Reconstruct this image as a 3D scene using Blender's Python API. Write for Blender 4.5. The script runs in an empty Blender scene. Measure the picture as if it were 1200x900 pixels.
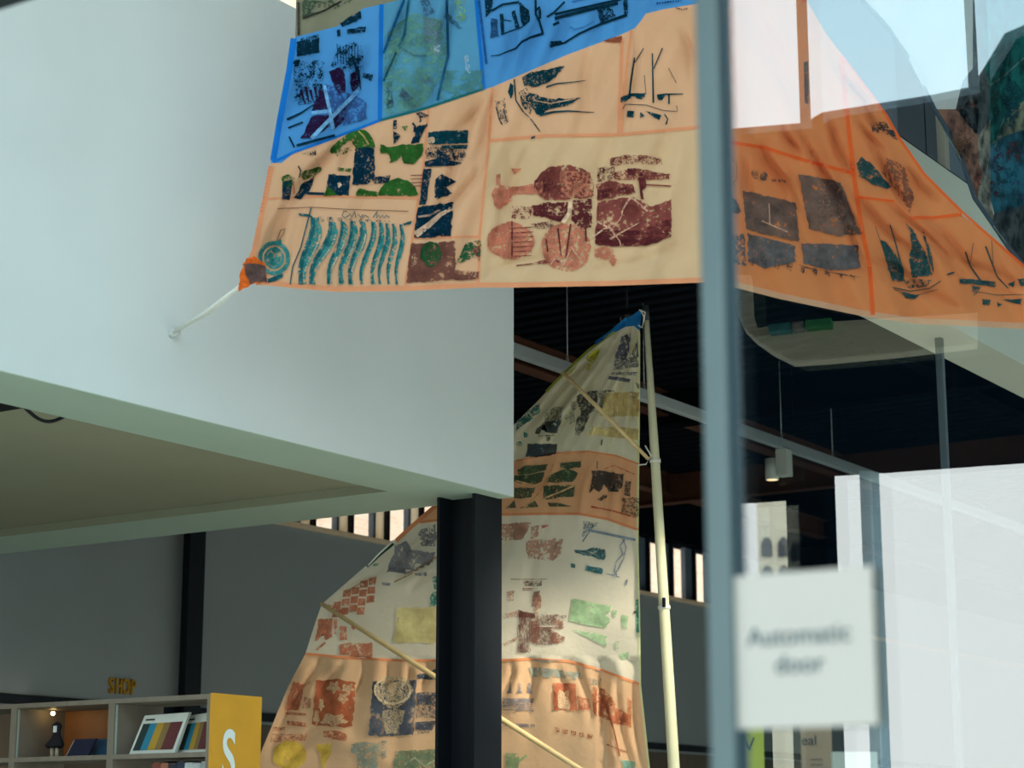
import bpy, bmesh, math, random, statistics
from mathutils import Vector, Matrix, noise
random.seed(7)
R = math.radians
COL = bpy.context.scene.collection
SC = bpy.context.scene

# ------------------------------------------------------------------ camera, sky, sun, exposure
FPX = 2359.0                       # focal length in pixels of a 1200 x 900 frame
PITCH = R(12.7)
HEAD = R(33.9)                     # heading, counter-clockwise from +X
EYE = Vector((0, 0, 1.6))
cam = bpy.data.cameras.new('camera'); camo = bpy.data.objects.new('camera', cam); COL.objects.link(camo)
camo.location = EYE
camo.rotation_euler = (R(90) + PITCH, 0, HEAD - R(90))
cam.sensor_fit = 'HORIZONTAL'; cam.sensor_width = 36; cam.lens = 36 * FPX / 1200
cam.clip_start = 0.05; cam.clip_end = 500
cam.dof.use_dof = True; cam.dof.focus_distance = 11.4; cam.dof.aperture_fstop = 2.9
SC.camera = camo

world = bpy.data.worlds.new('sky'); SC.world = world; world.use_nodes = True
wn = world.node_tree.nodes; wl = world.node_tree.links
bg = wn['Background']
tc = wn.new('ShaderNodeTexCoord'); sx = wn.new('ShaderNodeSeparateXYZ'); rp = wn.new('ShaderNodeValToRGB')
wl.new(tc.outputs['Generated'], sx.inputs[0]); wl.new(sx.outputs['Z'], rp.inputs[0]); wl.new(rp.outputs[0], bg.inputs[0])
rp.color_ramp.elements[0].position = 0.0; rp.color_ramp.elements[0].color = (0.95, 0.97, 0.94, 1)
rp.color_ramp.elements[1].position = 0.8; rp.color_ramp.elements[1].color = (0.56, 0.80, 0.95, 1)
e = rp.color_ramp.elements.new(0.17); e.color = (0.93, 0.97, 0.95, 1)
e = rp.color_ramp.elements.new(0.38); e.color = (0.60, 0.84, 0.95, 1)
bg.inputs[1].default_value = 3.3

sl = bpy.data.lights.new('sun', 'SUN'); sl.energy = 5.0; sl.angle = R(0.6); sl.color = (1, 0.92, 0.80)
slo = bpy.data.objects.new('sun', sl); COL.objects.link(slo)
slo.rotation_euler = Vector((-0.30, 0.52, -0.80)).to_track_quat('-Z', 'Y').to_euler()

SC.view_settings.view_transform = 'Standard'; SC.view_settings.look = 'None'
SC.view_settings.exposure = -0.28; SC.view_settings.gamma = 1.0; SC.view_settings.use_curve_mapping = False

# ------------------------------------------------------------------ pixels to rays
Hh = Vector((math.cos(HEAD), math.sin(HEAD), 0)); Rr = Vector((math.sin(HEAD), -math.cos(HEAD), 0)); Zz = Vector((0, 0, 1))
FW = Hh * math.cos(PITCH) + Zz * math.sin(PITCH); UP = -Hh * math.sin(PITCH) + Zz * math.cos(PITCH)
def ray(px, py):
    d = Rr * ((px - 600) / FPX) + UP * ((450 - py) / FPX) + FW
    return d / d.dot(Hh)
def P(px, py, D): return EYE + ray(px, py) * D
def atX(px, py, x): d = ray(px, py); return EYE + d * (x / d.x)
def atY(px, py, y): d = ray(px, py); return EYE + d * (y / d.y)
def atZ(px, py, z): d = ray(px, py); return EYE + d * ((z - EYE.z) / d.z)

# ------------------------------------------------------------------ materials
def lin(c):
    o = []
    for v in c:
        v /= 255.0
        o.append(v / 12.92 if v <= 0.04045 else ((v + 0.055) / 1.055) ** 2.4)
    return (*o, 1)
MATS = {}
def mat(name, rgb, rough=0.6, var=0.06, scale=6.0, bump=0.0, metal=0.0, stretch=(1, 1, 1), spec=0.4):
    if name in MATS: return MATS[name]
    m = bpy.data.materials.new(name); m.use_nodes = True; n = m.node_tree.nodes; l = m.node_tree.links
    b = n['Principled BSDF']; b.inputs['Roughness'].default_value = rough; b.inputs['Metallic'].default_value = metal
    b.inputs['Specular IOR Level'].default_value = spec
    t = n.new('ShaderNodeTexCoord'); mp = n.new('ShaderNodeMapping'); mp.inputs['Scale'].default_value = stretch
    nz = n.new('ShaderNodeTexNoise'); nz.inputs['Scale'].default_value = scale; nz.inputs['Detail'].default_value = 5
    l.new(t.outputs['Object'], mp.inputs[0]); l.new(mp.outputs[0], nz.inputs[0])
    r = n.new('ShaderNodeValToRGB'); c = lin(rgb)
    r.color_ramp.elements[0].position = .3; r.color_ramp.elements[1].position = .7
    r.color_ramp.elements[0].color = tuple(x * (1 - var) for x in c[:3]) + (1,)
    r.color_ramp.elements[1].color = tuple(min(1, x * (1 + var)) for x in c[:3]) + (1,)
    l.new(nz.outputs[0], r.inputs[0]); l.new(r.outputs[0], b.inputs['Base Color'])
    if bump:
        bp = n.new('ShaderNodeBump'); bp.inputs['Strength'].default_value = bump; bp.inputs['Distance'].default_value = 0.01
        l.new(nz.outputs[0], bp.inputs['Height']); l.new(bp.outputs[0], b.inputs['Normal'])
    MATS[name] = m; return m
def emit(name, rgb, s):
    m = bpy.data.materials.new(name); m.use_nodes = True; n = m.node_tree.nodes
    b = n['Principled BSDF']; b.inputs['Emission Color'].default_value = lin(rgb); b.inputs['Emission Strength'].default_value = s
    return m
def cloth(name, rgb, trans=0.4, var=0.05, weave=0.15, see=0.0):
    if name in MATS: return MATS[name]
    m = bpy.data.materials.new(name); m.use_nodes = True; n = m.node_tree.nodes; l = m.node_tree.links
    n.remove(n['Principled BSDF']); out = n['Material Output']
    t = n.new('ShaderNodeTexCoord'); nz = n.new('ShaderNodeTexNoise'); nz.inputs['Scale'].default_value = 3.5; nz.inputs['Detail'].default_value = 6
    l.new(t.outputs['Object'], nz.inputs[0])
    r = n.new('ShaderNodeValToRGB'); c = lin(rgb); r.color_ramp.elements[0].position = .3; r.color_ramp.elements[1].position = .7
    r.color_ramp.elements[0].color = tuple(x * (1 - var) for x in c[:3]) + (1,); r.color_ramp.elements[1].color = tuple(min(1, x * (1 + var)) for x in c[:3]) + (1,)
    l.new(nz.outputs[0], r.inputs[0])
    n2 = n.new('ShaderNodeTexNoise'); n2.inputs['Scale'].default_value = 22; n2.inputs['Detail'].default_value = 4; l.new(t.outputs['Object'], n2.inputs[0])
    bp = n.new('ShaderNodeBump'); bp.inputs['Strength'].default_value = weave; bp.inputs['Distance'].default_value = .02; l.new(n2.outputs[0], bp.inputs['Height'])
    d = n.new('ShaderNodeBsdfDiffuse'); tr = n.new('ShaderNodeBsdfTranslucent'); mx = n.new('ShaderNodeMixShader'); mx.inputs[0].default_value = trans
    for s in (d, tr): l.new(r.outputs[0], s.inputs['Color']); l.new(bp.outputs[0], s.inputs['Normal'])
    l.new(d.outputs[0], mx.inputs[1]); l.new(tr.outputs[0], mx.inputs[2])
    last = mx
    if see:
        tp = n.new('ShaderNodeBsdfTransparent'); m2 = n.new('ShaderNodeMixShader'); m2.inputs[0].default_value = see
        l.new(mx.outputs[0], m2.inputs[1]); l.new(tp.outputs[0], m2.inputs[2]); last = m2
    l.new(last.outputs[0], out.inputs[0]); MATS[name] = m; return m
def ink(rgb, cover=0.95, scale=30.0, stretch=(1, 1, 1), soft=0.06, alpha=1.0):
    key = ('ink', rgb, cover, scale, stretch, soft, alpha)
    if key in MATS: return MATS[key]
    m = bpy.data.materials.new('screen_print_ink'); m.use_nodes = True; n = m.node_tree.nodes; l = m.node_tree.links
    n.remove(n['Principled BSDF']); out = n['Material Output']
    t = n.new('ShaderNodeTexCoord'); mp = n.new('ShaderNodeMapping'); mp.inputs['Scale'].default_value = stretch
    nz = n.new('ShaderNodeTexNoise'); nz.inputs['Scale'].default_value = scale; nz.inputs['Detail'].default_value = 6; nz.inputs['Roughness'].default_value = .65
    l.new(t.outputs['Object'], mp.inputs[0]); l.new(mp.outputs[0], nz.inputs[0])
    nf = n.new('ShaderNodeTexNoise'); nf.inputs['Scale'].default_value = scale * 4.5; nf.inputs['Detail'].default_value = 4; l.new(mp.outputs[0], nf.inputs[0])
    av = n.new('ShaderNodeMath'); av.operation = 'ADD'; l.new(nz.outputs[0], av.inputs[0]); l.new(nf.outputs[0], av.inputs[1])
    hv = n.new('ShaderNodeMath'); hv.operation = 'MULTIPLY'; hv.inputs[1].default_value = .5; l.new(av.outputs[0], hv.inputs[0])
    thr = 0.5 + statistics.NormalDist().inv_cdf(cover * .985) * .062 if cover < 0.985 else 2
    soft = soft * .5
    mr = n.new('ShaderNodeMapRange'); mr.inputs[1].default_value = thr - soft; mr.inputs[2].default_value = thr + soft
    mr.inputs[3].default_value = alpha; mr.inputs[4].default_value = 0
    l.new(hv.outputs[0], mr.inputs[0])
    c = lin(rgb); r = n.new('ShaderNodeValToRGB'); r.color_ramp.elements[0].position = .35; r.color_ramp.elements[1].position = .65
    r.color_ramp.elements[0].color = tuple(x * .62 for x in c[:3]) + (1,); r.color_ramp.elements[1].color = tuple(min(1, x * 1.38) for x in c[:3]) + (1,)
    l.new(nz.outputs[0], r.inputs[0])
    d = n.new('ShaderNodeBsdfDiffuse'); l.new(r.outputs[0], d.inputs[0])
    tr = n.new('ShaderNodeBsdfTranslucent'); l.new(r.outputs[0], tr.inputs[0]); md = n.new('ShaderNodeMixShader'); md.inputs[0].default_value = .3
    l.new(d.outputs[0], md.inputs[1]); l.new(tr.outputs[0], md.inputs[2])
    tp = n.new('ShaderNodeBsdfTransparent'); mx = n.new('ShaderNodeMixShader')
    l.new(mr.outputs[0], mx.inputs[0]); l.new(tp.outputs[0], mx.inputs[1]); l.new(md.outputs[0], mx.inputs[2]); l.new(mx.outputs[0], out.inputs[0])
    MATS[key] = m; return m
def glass(name, k, tint):
    m = bpy.data.materials.new(name); m.use_nodes = True; n = m.node_tree.nodes; l = m.node_tree.links
    n.remove(n['Principled BSDF']); out = n['Material Output']
    fr = n.new('ShaderNodeFresnel'); fr.inputs[0].default_value = 1.52
    mu = n.new('ShaderNodeMath'); mu.operation = 'MULTIPLY'; mu.inputs[1].default_value = k; mu.use_clamp = True
    tp = n.new('ShaderNodeBsdfTransparent'); tp.inputs[0].default_value = (*tint, 1)
    g = n.new('ShaderNodeBsdfGlossy'); g.inputs['Roughness'].default_value = 0.0; g.inputs['Color'].default_value = (.95, .99, 1, 1)
    mx = n.new('ShaderNodeMixShader')
    l.new(fr.outputs[0], mu.inputs[0]); l.new(mu.outputs[0], mx.inputs[0]); l.new(tp.outputs[0], mx.inputs[1]); l.new(g.outputs[0], mx.inputs[2]); l.new(mx.outputs[0], out.inputs[0])
    return m
def brick_mat(name, c1, c2, mortar, sc):
    m = bpy.data.materials.new(name); m.use_nodes = True; n = m.node_tree.nodes; l = m.node_tree.links
    b = n['Principled BSDF']; b.inputs['Roughness'].default_value = .85
    t = n.new('ShaderNodeTexCoord'); mp = n.new('ShaderNodeMapping'); mp.inputs['Rotation'].default_value = (R(90), 0, 0)
    bk = n.new('ShaderNodeTexBrick'); bk.inputs['Scale'].default_value = sc; bk.inputs['Color1'].default_value = lin(c1); bk.inputs['Color2'].default_value = lin(c2); bk.inputs['Mortar'].default_value = lin(mortar)
    bk.inputs['Mortar Size'].default_value = .012
    l.new(t.outputs['Object'], mp.inputs[0]); l.new(mp.outputs[0], bk.inputs[0]); l.new(bk.outputs[0], b.inputs['Base Color'])
    return m

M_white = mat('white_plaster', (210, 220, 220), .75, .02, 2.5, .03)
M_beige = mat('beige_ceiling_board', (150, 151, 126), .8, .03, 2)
M_green_bounce = mat('green_bounce_tint', (172, 192, 174), .75, .02, 2)  # greenish bounce light from below put into the soffit colour
M_black = mat('black_steel_paint', (15, 20, 27), .5, .1, 8, spec=.25)
M_deck = mat('dark_roof_deck', (11, 15, 20), .8, .12, 5, spec=0)
M_rust = mat('brown_primed_steel', (74, 46, 34), .7, .12, 6, spec=.1)
M_grey = mat('grey_wall_paint', (140, 147, 147), .8, .03, 2.2)
M_lower = mat('brown_wall_boarding', (96, 84, 70), .7, .12, 4, stretch=(1, 1, .2))
M_floor = mat('grey_concrete_floor', (206, 206, 196), .6, .06, 1.5)
M_pave = mat('pale_paving', (168, 166, 158), .8, .1, 2)
M_alu = mat('grey_blue_aluminium', (108, 126, 128), .45, .04, 10, metal=.3)
M_rail = mat('aluminium_rail', (170, 178, 178), .4, .04, 10, metal=.3)
M_gasket = mat('dark_rubber_gasket', (34, 62, 74), .5, .05)
M_mast = mat('pale_painted_wood', (206, 204, 168), .55, .08, 9, .05, stretch=(1, 1, .15))
M_spar = mat('varnished_spar', (205, 180, 128), .5, .1, 12, .05)
M_rope = mat('white_rope', (215, 218, 208), .8, .08, 120, .4)
M_panel = mat('blue_grey_window_panel', (84, 100, 112), .55, .06, 4)
M_lpanel = cloth('pale_daylit_panel', (226, 224, 212), .75, .03, .02)  # daylight on the left clerestory panels put into a bright translucent material
M_sill = mat('oak_sill', (226, 200, 166), .5, .06, 8)

# ------------------------------------------------------------------ mesh helpers
def link(name, bm, m, parent=None, smooth=False):
    me = bpy.data.meshes.new(name); bmesh.ops.recalc_face_normals(bm, faces=bm.faces) if not smooth else None
    bm.to_mesh(me); bm.free()
    if smooth:
        for p in me.polygons: p.use_smooth = True
    me.materials.append(m)
    o = bpy.data.objects.new(name, me); COL.objects.link(o)
    if parent: put(o, parent)
    return o
def put(o, parent):
    o.parent = parent
    root = parent
    if parent.parent is None: o.matrix_parent_inverse = Matrix.Translation(-Vector(parent.location))
def thing(name, label, cat, loc, group=None):
    o = bpy.data.objects.new(name, None); o.empty_display_size = .1; COL.objects.link(o); o.location = loc
    return tag(o, label, cat, group)
def tag(o, label, cat, group=None):
    o['label'] = label; o['category'] = cat
    if group: o['group'] = group
    return o
def struct(o, label=None):
    o['kind'] = 'structure'
    if label: o['label'] = label
    return o
def bx(bm, x0, x1, y0, y1, z0, z1, bev=0.0):
    r = bmesh.ops.create_cube(bm, size=1)
    for v in r['verts']:
        v.co = Vector((x0 + (v.co.x + .5) * (x1 - x0), y0 + (v.co.y + .5) * (y1 - y0), z0 + (v.co.z + .5) * (z1 - z0)))
    if bev:
        es = list({e for v in r['verts'] for e in v.link_edges})
        bmesh.ops.bevel(bm, geom=es, offset=bev, segments=2, affect='EDGES', profile=.5)
    return bm
def box(name, m, parent, x0, x1, y0, y1, z0, z1, bev=0.0):
    return link(name, bx(bmesh.new(), x0, x1, y0, y1, z0, z1, bev), m, parent)
def tube(bm, pts, rad, seg=8):
    pts = [Vector(p) for p in pts]; rads = rad if isinstance(rad, (list, tuple)) else [rad] * len(pts); rings = []
    for i, p in enumerate(pts):
        t = (pts[min(i + 1, len(pts) - 1)] - pts[max(i - 1, 0)]).normalized()
        a = t.cross(Vector((0, 0, 1)) if abs(t.z) < .95 else Vector((1, 0, 0))).normalized(); b = t.cross(a)
        rings.append([bm.verts.new(p + (a * math.cos(2 * math.pi * k / seg) + b * math.sin(2 * math.pi * k / seg)) * rads[i]) for k in range(seg)])
    for i in range(len(rings) - 1):
        for k in range(seg): bm.faces.new((rings[i][k], rings[i][(k + 1) % seg], rings[i + 1][(k + 1) % seg], rings[i + 1][k]))
    bm.faces.new(rings[0][::-1]); bm.faces.new(rings[-1]); return bm
def tubeo(name, m, parent, pts, rad, seg=8): return link(name, tube(bmesh.new(), pts, rad, seg), m, parent, True)
def prism(name, m, parent, pts, vec):
    bm = bmesh.new(); a = [bm.verts.new(p) for p in pts]; b = [bm.verts.new(Vector(p) + Vector(vec)) for p in pts]; n = len(a)
    bm.faces.new(a); bm.faces.new(b[::-1])
    for i in range(n): bm.faces.new((a[i], b[i], b[(i + 1) % n], a[(i + 1) % n]))
    return link(name, bm, m, parent)
def text(name, s, m, parent, size, origin, xdir, updir, extrude=0.0, align='CENTER', shear=0, xs=1.0, off=0.0):
    cu = bpy.data.curves.new(name, 'FONT'); cu.body = s; cu.size = size; cu.extrude = extrude; cu.align_x = align; cu.align_y = 'CENTER'; cu.offset = off; cu.space_line = .95
    to = bpy.data.objects.new('tmp', cu); COL.objects.link(to)
    dg = bpy.context.evaluated_depsgraph_get(); me = bpy.data.meshes.new_from_object(to.evaluated_get(dg)); bpy.data.objects.remove(to)
    xd = Vector(xdir).normalized(); ud = Vector(updir).normalized(); nd = xd.cross(ud)
    for v in me.vertices: v.co = Vector(origin) + xd * v.co.x * xs + ud * v.co.y + nd * v.co.z
    me.materials.clear(); me.materials.append(m); me.name = name
    o = bpy.data.objects.new(name, me); COL.objects.link(o)
    if parent: put(o, parent)
    return o

def pane_y(name, m, parent, x0, x1, y, z0, z1):
    bm = bmesh.new(); bm.faces.new([bm.verts.new(p) for p in ((x0, y, z0), (x1, y, z0), (x1, y, z1), (x0, y, z1))])
    return link(name, bm, m, parent, True)
# sheets: outlines given as picture points of a hanging cloth, laid on the cloth's own surface in space
def sheet(name, poly, surf, m, parent, step=7.0, lift=0.0):
    bm = bmesh.new(); vs = [bm.verts.new((p[0], p[1], 0)) for p in poly]
    f = bm.faces.new(vs); bmesh.ops.triangulate(bm, faces=[f])
    xs = [p[0] for p in poly]; ys = [p[1] for p in poly]
    for ax, lo, hi in ((0, min(xs), max(xs)), (1, min(ys), max(ys))):
        k = math.floor(lo / step) + 1
        while k * step < hi:
            co = (k * step, 0, 0) if ax == 0 else (0, k * step, 0); no = (1, 0, 0) if ax == 0 else (0, 1, 0)
            bmesh.ops.bisect_plane(bm, geom=bm.verts[:] + bm.edges[:] + bm.faces[:], plane_co=co, plane_no=no, dist=1e-4); k += 1
    for v in bm.verts:
        x, y = v.co.x, v.co.y
        v.co = P(x, y, surf(x, y) - lift)
    return link(name, bm, m, parent, True)
def stripe(name, pts, w, surf, m, parent, lift=0.006, w2=None):
    q = []
    for (a, b) in zip(pts[:-1], pts[1:]):
        n = max(1, int(math.dist(a, b) / 4))
        q += [(a[0] + (b[0] - a[0]) * i / n, a[1] + (b[1] - a[1]) * i / n) for i in range(n)]
    q.append(pts[-1]); bm = bmesh.new(); prev = None; N = len(q)
    for i, p in enumerate(q):
        a = q[max(i - 1, 0)]; b = q[min(i + 1, N - 1)]; dx, dy = b[0] - a[0], b[1] - a[1]; L = math.hypot(dx, dy) or 1
        ww = (w if w2 is None else w + (w2 - w) * i / max(1, N - 1)) / 2; nx, ny = -dy / L * ww, dx / L * ww
        pr = [bm.verts.new(P(p[0] + s * nx, p[1] + s * ny, surf(p[0] + s * nx, p[1] + s * ny) - lift)) for s in (1, -1)]
        if prev: bm.faces.new((prev[0], prev[1], pr[1], pr[0]))
        prev = pr
    return link(name, bm, m, parent, True)
def ell(cx, cy, rx, ry, n=22, rot=0): return [(cx + rx * math.cos(2 * math.pi * k / n) * math.cos(rot) - ry * math.sin(2 * math.pi * k / n) * math.sin(rot), cy + rx * math.cos(2 * math.pi * k / n) * math.sin(rot) + ry * math.sin(2 * math.pi * k / n) * math.cos(rot)) for k in range(n)]
def rect(x0, y0, x1, y1): return [(x0, y0), (x1, y0), (x1, y1), (x0, y1)]

# ================================================================== STRUCTURE
XG = 2.75                                        # glass front stands in the plane X = XG
ZM = 3.6                                         # underside of the white gallery
cA = atZ(602, 582, ZM); YF = cA.y; XE = cA.x     # its front plane Y = YF, its end X = XE
ZT = atY(337, 5, YF).z                           # its top
inner = atZ(200, 517, ZM).y; innerX = atZ(250, 599.5, ZM).x
YW = 11.2                                        # back wall
ZS = atY(320, 612, YW).z                         # clerestory sill
ZH = atY(757, 626, YW).z                         # clerestory head
ZC = 5.45                                        # dark low roof
print('gallery', YF, XE, ZT, 'inner', inner, innerX, 'sill', ZS, ZH)

fl = struct(box('floor', M_floor, None, XG - .2, 32, -6, YW + .3, -.2, 0))
gr = struct(box('floor_forecourt', M_pave, None, -90, XG - .2, -60, 60, -.25, -.02))
# white gallery
w = struct(box('wall_gallery_front', M_white, None, XG + .4, XE, YF, inner, ZM, ZT))
w = struct(box('wall_gallery_end', M_white, None, innerX, XE, inner, YW, ZM, ZT))
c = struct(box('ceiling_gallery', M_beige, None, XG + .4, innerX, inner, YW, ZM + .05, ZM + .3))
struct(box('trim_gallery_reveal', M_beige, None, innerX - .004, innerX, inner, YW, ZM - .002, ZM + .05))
struct(box('trim_gallery_front', M_green_bounce, None, XG + .4, XE, YF + .002, inner, ZM - .004, ZM))  # thin soffit plates added to carry the green bounce tint
struct(box('trim_gallery_end', M_green_bounce, None, innerX, XE - .002, inner, YW, ZM - .004, ZM))
# back wall, clerestory
w = struct(box('wall_back', M_grey, None, XG, 32, YW, YW + .3, 2.52, ZS))
w = struct(box('wall_back_lower', M_lower, None, XG, 32, YW + .02, YW + .3, 0, 2.52))
RZ = atY(290, 838.7, YW).z
struct(box('trim_1', M_black, None, XG, 32, YW - .04, YW + .02, RZ - .04, RZ + .03, .006))
struct(box('trim_2', M_sill, None, XE + 1.2, 32, YW - .05, YW + .34, ZS - .012, ZS + .03, .006))
struct(box('wall_back_lintel', M_deck, None, XG, 32, YW, YW + .3, ZH, ZC + .3))
xa = atY(383, 622, YW).x; xb = atY(427, 632, YW).x; per = xb - xa
print('window period', per, [atY(x, 690, YW).x for x in (760, 787, 799, 812, 825)])
M_pane = glass('window_glass', 1.0, (.97, .98, .98))
k = -4; nwin = 0
while True:
    x0 = xa + k * per
    if x0 > 21.5: break
    nwin += 1
    wo = bpy.data.objects.new('window_%d' % nwin, None); COL.objects.link(wo); wo.location = (x0, YW, ZS); struct(wo)
    pw = per * .60
    pane_y('pane', M_pane, wo, x0, x0 + pw, YW + .2, ZS, ZH)
    box('panel', M_lpanel if x0 < 15.5 else M_panel, wo, x0 + pw + .035, x0 + per - .045, YW + .16, YW + .2, ZS, ZH)  # left panels get the brighter material that stands in for daylight
    box('jamb', M_black, wo, x0 + per - .045, x0 + per, YW + .12, YW + .21, ZS, ZH)
    box('jamb', M_panel, wo, x0 + pw, x0 + pw + .035, YW + .15, YW + .21, ZS, ZH)
    k += 1
struct(box('wall_back_upper', M_grey, None, x0, 32, YW, YW + .3, ZS, ZH))
# sunlit brick building outside the back windows
br = struct(box('wall_neighbour', brick_mat('pale_brick', (212, 184, 160), (202, 166, 138), (210, 194, 178), 4.2), None, 2, 70, 17, 18, 0, 26))
# dark low roof over the rear hall, corrugated
cl = struct(box('ceiling', M_deck, None, XE + .05, 32, 4.5, YW + .3, ZC, ZC + .3))
bm = bmesh.new(); x = XE + .15
while x < 31:
    bx(bm, x, x + .09, 4.9, YW, ZC - .05, ZC + .01); x += .2
rb = link('deck_ribs', bm, mat('roof_deck_rib', (19, 24, 30), .8, .1, 5, spec=0), cl); rb['kind'] = 'stuff'
for i, yy in enumerate((5.9, 8.5, 10.5)):
    bm = bmesh.new(); bx(bm, XE + .1, 31, yy - .07, yy + .07, ZC - .27, ZC - .255); bx(bm, XE + .1, 31, yy - .006, yy + .006, ZC - .26, ZC - .05); bx(bm, XE + .1, 31, yy - .07, yy + .07, ZC - .06, ZC - .045)
    struct(link('trim_%d' % (3 + i), bm, M_rust if i else M_deck))
for i, xx in enumerate((15.0, 18.6, 22.5)):
    bm = bmesh.new(); bx(bm, xx - .07, xx + .07, 4.9, YW, ZC - .37, ZC - .355); bx(bm, xx - .006, xx + .006, 4.9, YW, ZC - .36, ZC - .05)
    struct(link('trim_%d' % (6 + i), bm, M_rust if i == 1 else M_deck))
# white girder on the right with the gallery windows above it
ZB = 4.6
g0 = atZ(1111, 380, ZB); g1 = atZ(1111, 422, ZB); YB = g0.y; YB2 = g1.y; ZBT = atY(1137, 218, YB).z
print('girder', YB, YB2, ZBT)
struct(box('wall_right_girder', mat('cream_plaster', (206, 202, 182), .75, .02, 2), None, XE, 32, YB, YB2, ZB, ZBT))
yu = YB + .35
for i, (pa, pb, mm) in enumerate(((940, 1053, M_panel), (1053, 1084.5, 'd'), (1086, 1098, 'd'), (1107, 1112, M_lpanel), (1112, 1130, M_panel), (1130, 1132, M_black), (1140, 1165, M_panel), (1175, 1260, M_panel))):
    m_ = mat('dark_blue_panel', (22, 40, 54), .5, .08, 4) if mm == 'd' else mm
    struct(box('window_%d' % (nwin + 1 + i), m_, None, atY(pa, 170, yu).x, atY(pb, 170, yu).x, yu, yu + .12, ZBT - .05, 8.4))
struct(pane_y('window_%d' % (nwin + 20), M_pane, None, XE, 32, yu + .14, ZBT - .05, 8.4))
# high roof over the entrance hall, open strip added to brighten it, side wall
struct(box('ceiling_entrance', mat('white_roof_board', (190, 192, 186), .8, .03), None, XG - .1, 32, .2, YF + .6, 8.5, 8.8))
struct(box('ceiling_entrance_edge', M_white, None, XG - .1, 32, -6, -5.4, 8.5, 8.8))
for i_ in range(12): struct(box('trim_%d' % (20 + i_), M_white, None, XG + .2 + i_ * 2.6, XG + .3 + i_ * 2.6, -5.4, .2, 8.55, 8.75))
struct(box('wall_right', M_grey, None, XG - .1, 32, -6.2, -6, 0, 8.8))
struct(box('wall_end', M_grey, None, 32, 32.2, -6, YW, 0, 8.8))
# glazed front: header over the doors
zh = atX(0, 13, XG + .1).z
print('door head', zh)
struct(box('door_1_header', mat('dark_door_header', (28, 44, 50), .5, .05), None, XG - .04, XG + .1, -6, 9, zh, zh + .46, .006))

M_porch_shade = mat('added_porch_shade', (40, 48, 52), .6, .06, 3)  # unseen porch roof and side walls added to shade the door and sign
struct(box('ceiling_porch_shade', M_porch_shade, None, XG - 1.3, XG - .05, -6, 9, zh + .45, zh + .6))
struct(box('wall_porch_shade_left', M_porch_shade, None, XG - 1.5, XG - .05, 3.7, 3.9, 0, zh + .45))
struct(box('wall_porch_shade_right', M_porch_shade, None, XG - 1.5, XG - .05, -1.7, -1.5, 0, zh + .45))
# ================================================================== STEEL COLUMNS
def hcolumn(x0, y0, s, z1, label, t=.022):
    r = thing('steel_column', label, 'column', (x0 + s / 2, y0 + s / 2, 0))
    box('flange', M_black, r, x0, x0 + s, y0, y0 + t, 0, z1)
    box('flange', M_black, r, x0, x0 + s, y0 + s - t, y0 + s, 0, z1)
    box('web', M_black, r, x0 + s / 2 - .008, x0 + s / 2 + .008, y0 + t, y0 + s - t, 0, z1)
    box('base_plate', M_black, r, x0 - .05, x0 + s + .05, y0 - .05, y0 + s + .05, 0, .02)
    return r
cc = atZ(557, 577, ZM); cr = atZ(587, 585, ZM)
S = .28
print('column', cc, cr.x - cc.x)
hcolumn(cc.x, cc.y, S, ZM + .001, 'thick black steel H-section column under the corner of the white gallery')
ca = atY(213.5, 812, YW - .12); cb = atY(232, 812, YW - .12)
hcolumn(ca.x, YW - .15, cb.x - ca.x, ZH + .1, 'slim black steel column against the grey back wall above the shop shelves', .015)
# thin grey post under the girder
pp = atY(1103, 450, (YB + YB2) / 2)
r = thing('steel_post', 'slender grey steel post holding up the cream girder', 'post', (pp.x, pp.y, 0))
bm = bmesh.new(); bx(bm, pp.x - .022, pp.x + .022, pp.y - .022, pp.y + .022, 0, ZB, .005); link('shaft', bm, mat('grey_post_paint', (78, 88, 92), .5, .05), r)
box('base_plate', M_alu, r, pp.x - .08, pp.x + .08, pp.y - .08, pp.y + .08, 0, .015)

# ================================================================== TRACK RAIL AND LAMPS
ZR = 4.7
ra = atZ(603, 412, ZR); YR = ra.y
rx1 = atY(1013, 556, YR).x
r = thing('track_rail', 'long aluminium lighting rail hung on thin wires below the dark roof', 'lighting rail', (ra.x, YR, ZR))
bm = bmesh.new(); bx(bm, XE + .3, rx1 + 4, YR - .03, YR + .03, ZR - .03, ZR + .05, .004); link('rail', bm, M_rail, r)
for px, py in ((665, 430), (755, 465), (916, 520), (976, 541)):
    q = atY(px, py, YR); tubeo('wire', M_rail, r, [(q.x, YR, ZR + .04), (q.x, YR, ZC)], .004, 6)
    tubeo('wire_clip', M_rail, r, [(q.x, YR, ZR + .04), (q.x, YR, ZR + .09)], .010, 8)
q = atY(921, 531, YR - .02)
r = thing('spotlight', 'small white box spotlight hanging from the lighting rail', 'spotlight', (q.x, YR, ZR - .03))
M_lampw = mat('white_lamp_enamel', (205, 208, 196), .4, .03)
box('housing', M_lampw, r, q.x - .055, q.x + .055, YR - .05, YR + .05, ZR - .25, ZR - .03, .006)
tubeo('lamp_head', M_lampw, r, [(q.x - .02, YR + .10, ZR - .1), (q.x - .02, YR + .10, ZR - .27)], .055, 16)
tubeo('lens', emit('warm_lamp_lens', (255, 214, 150), 2.0), r, [(q.x - .02, YR + .10, ZR - .269), (q.x - .02, YR + .10, ZR - .274)], .045, 16)
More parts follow.
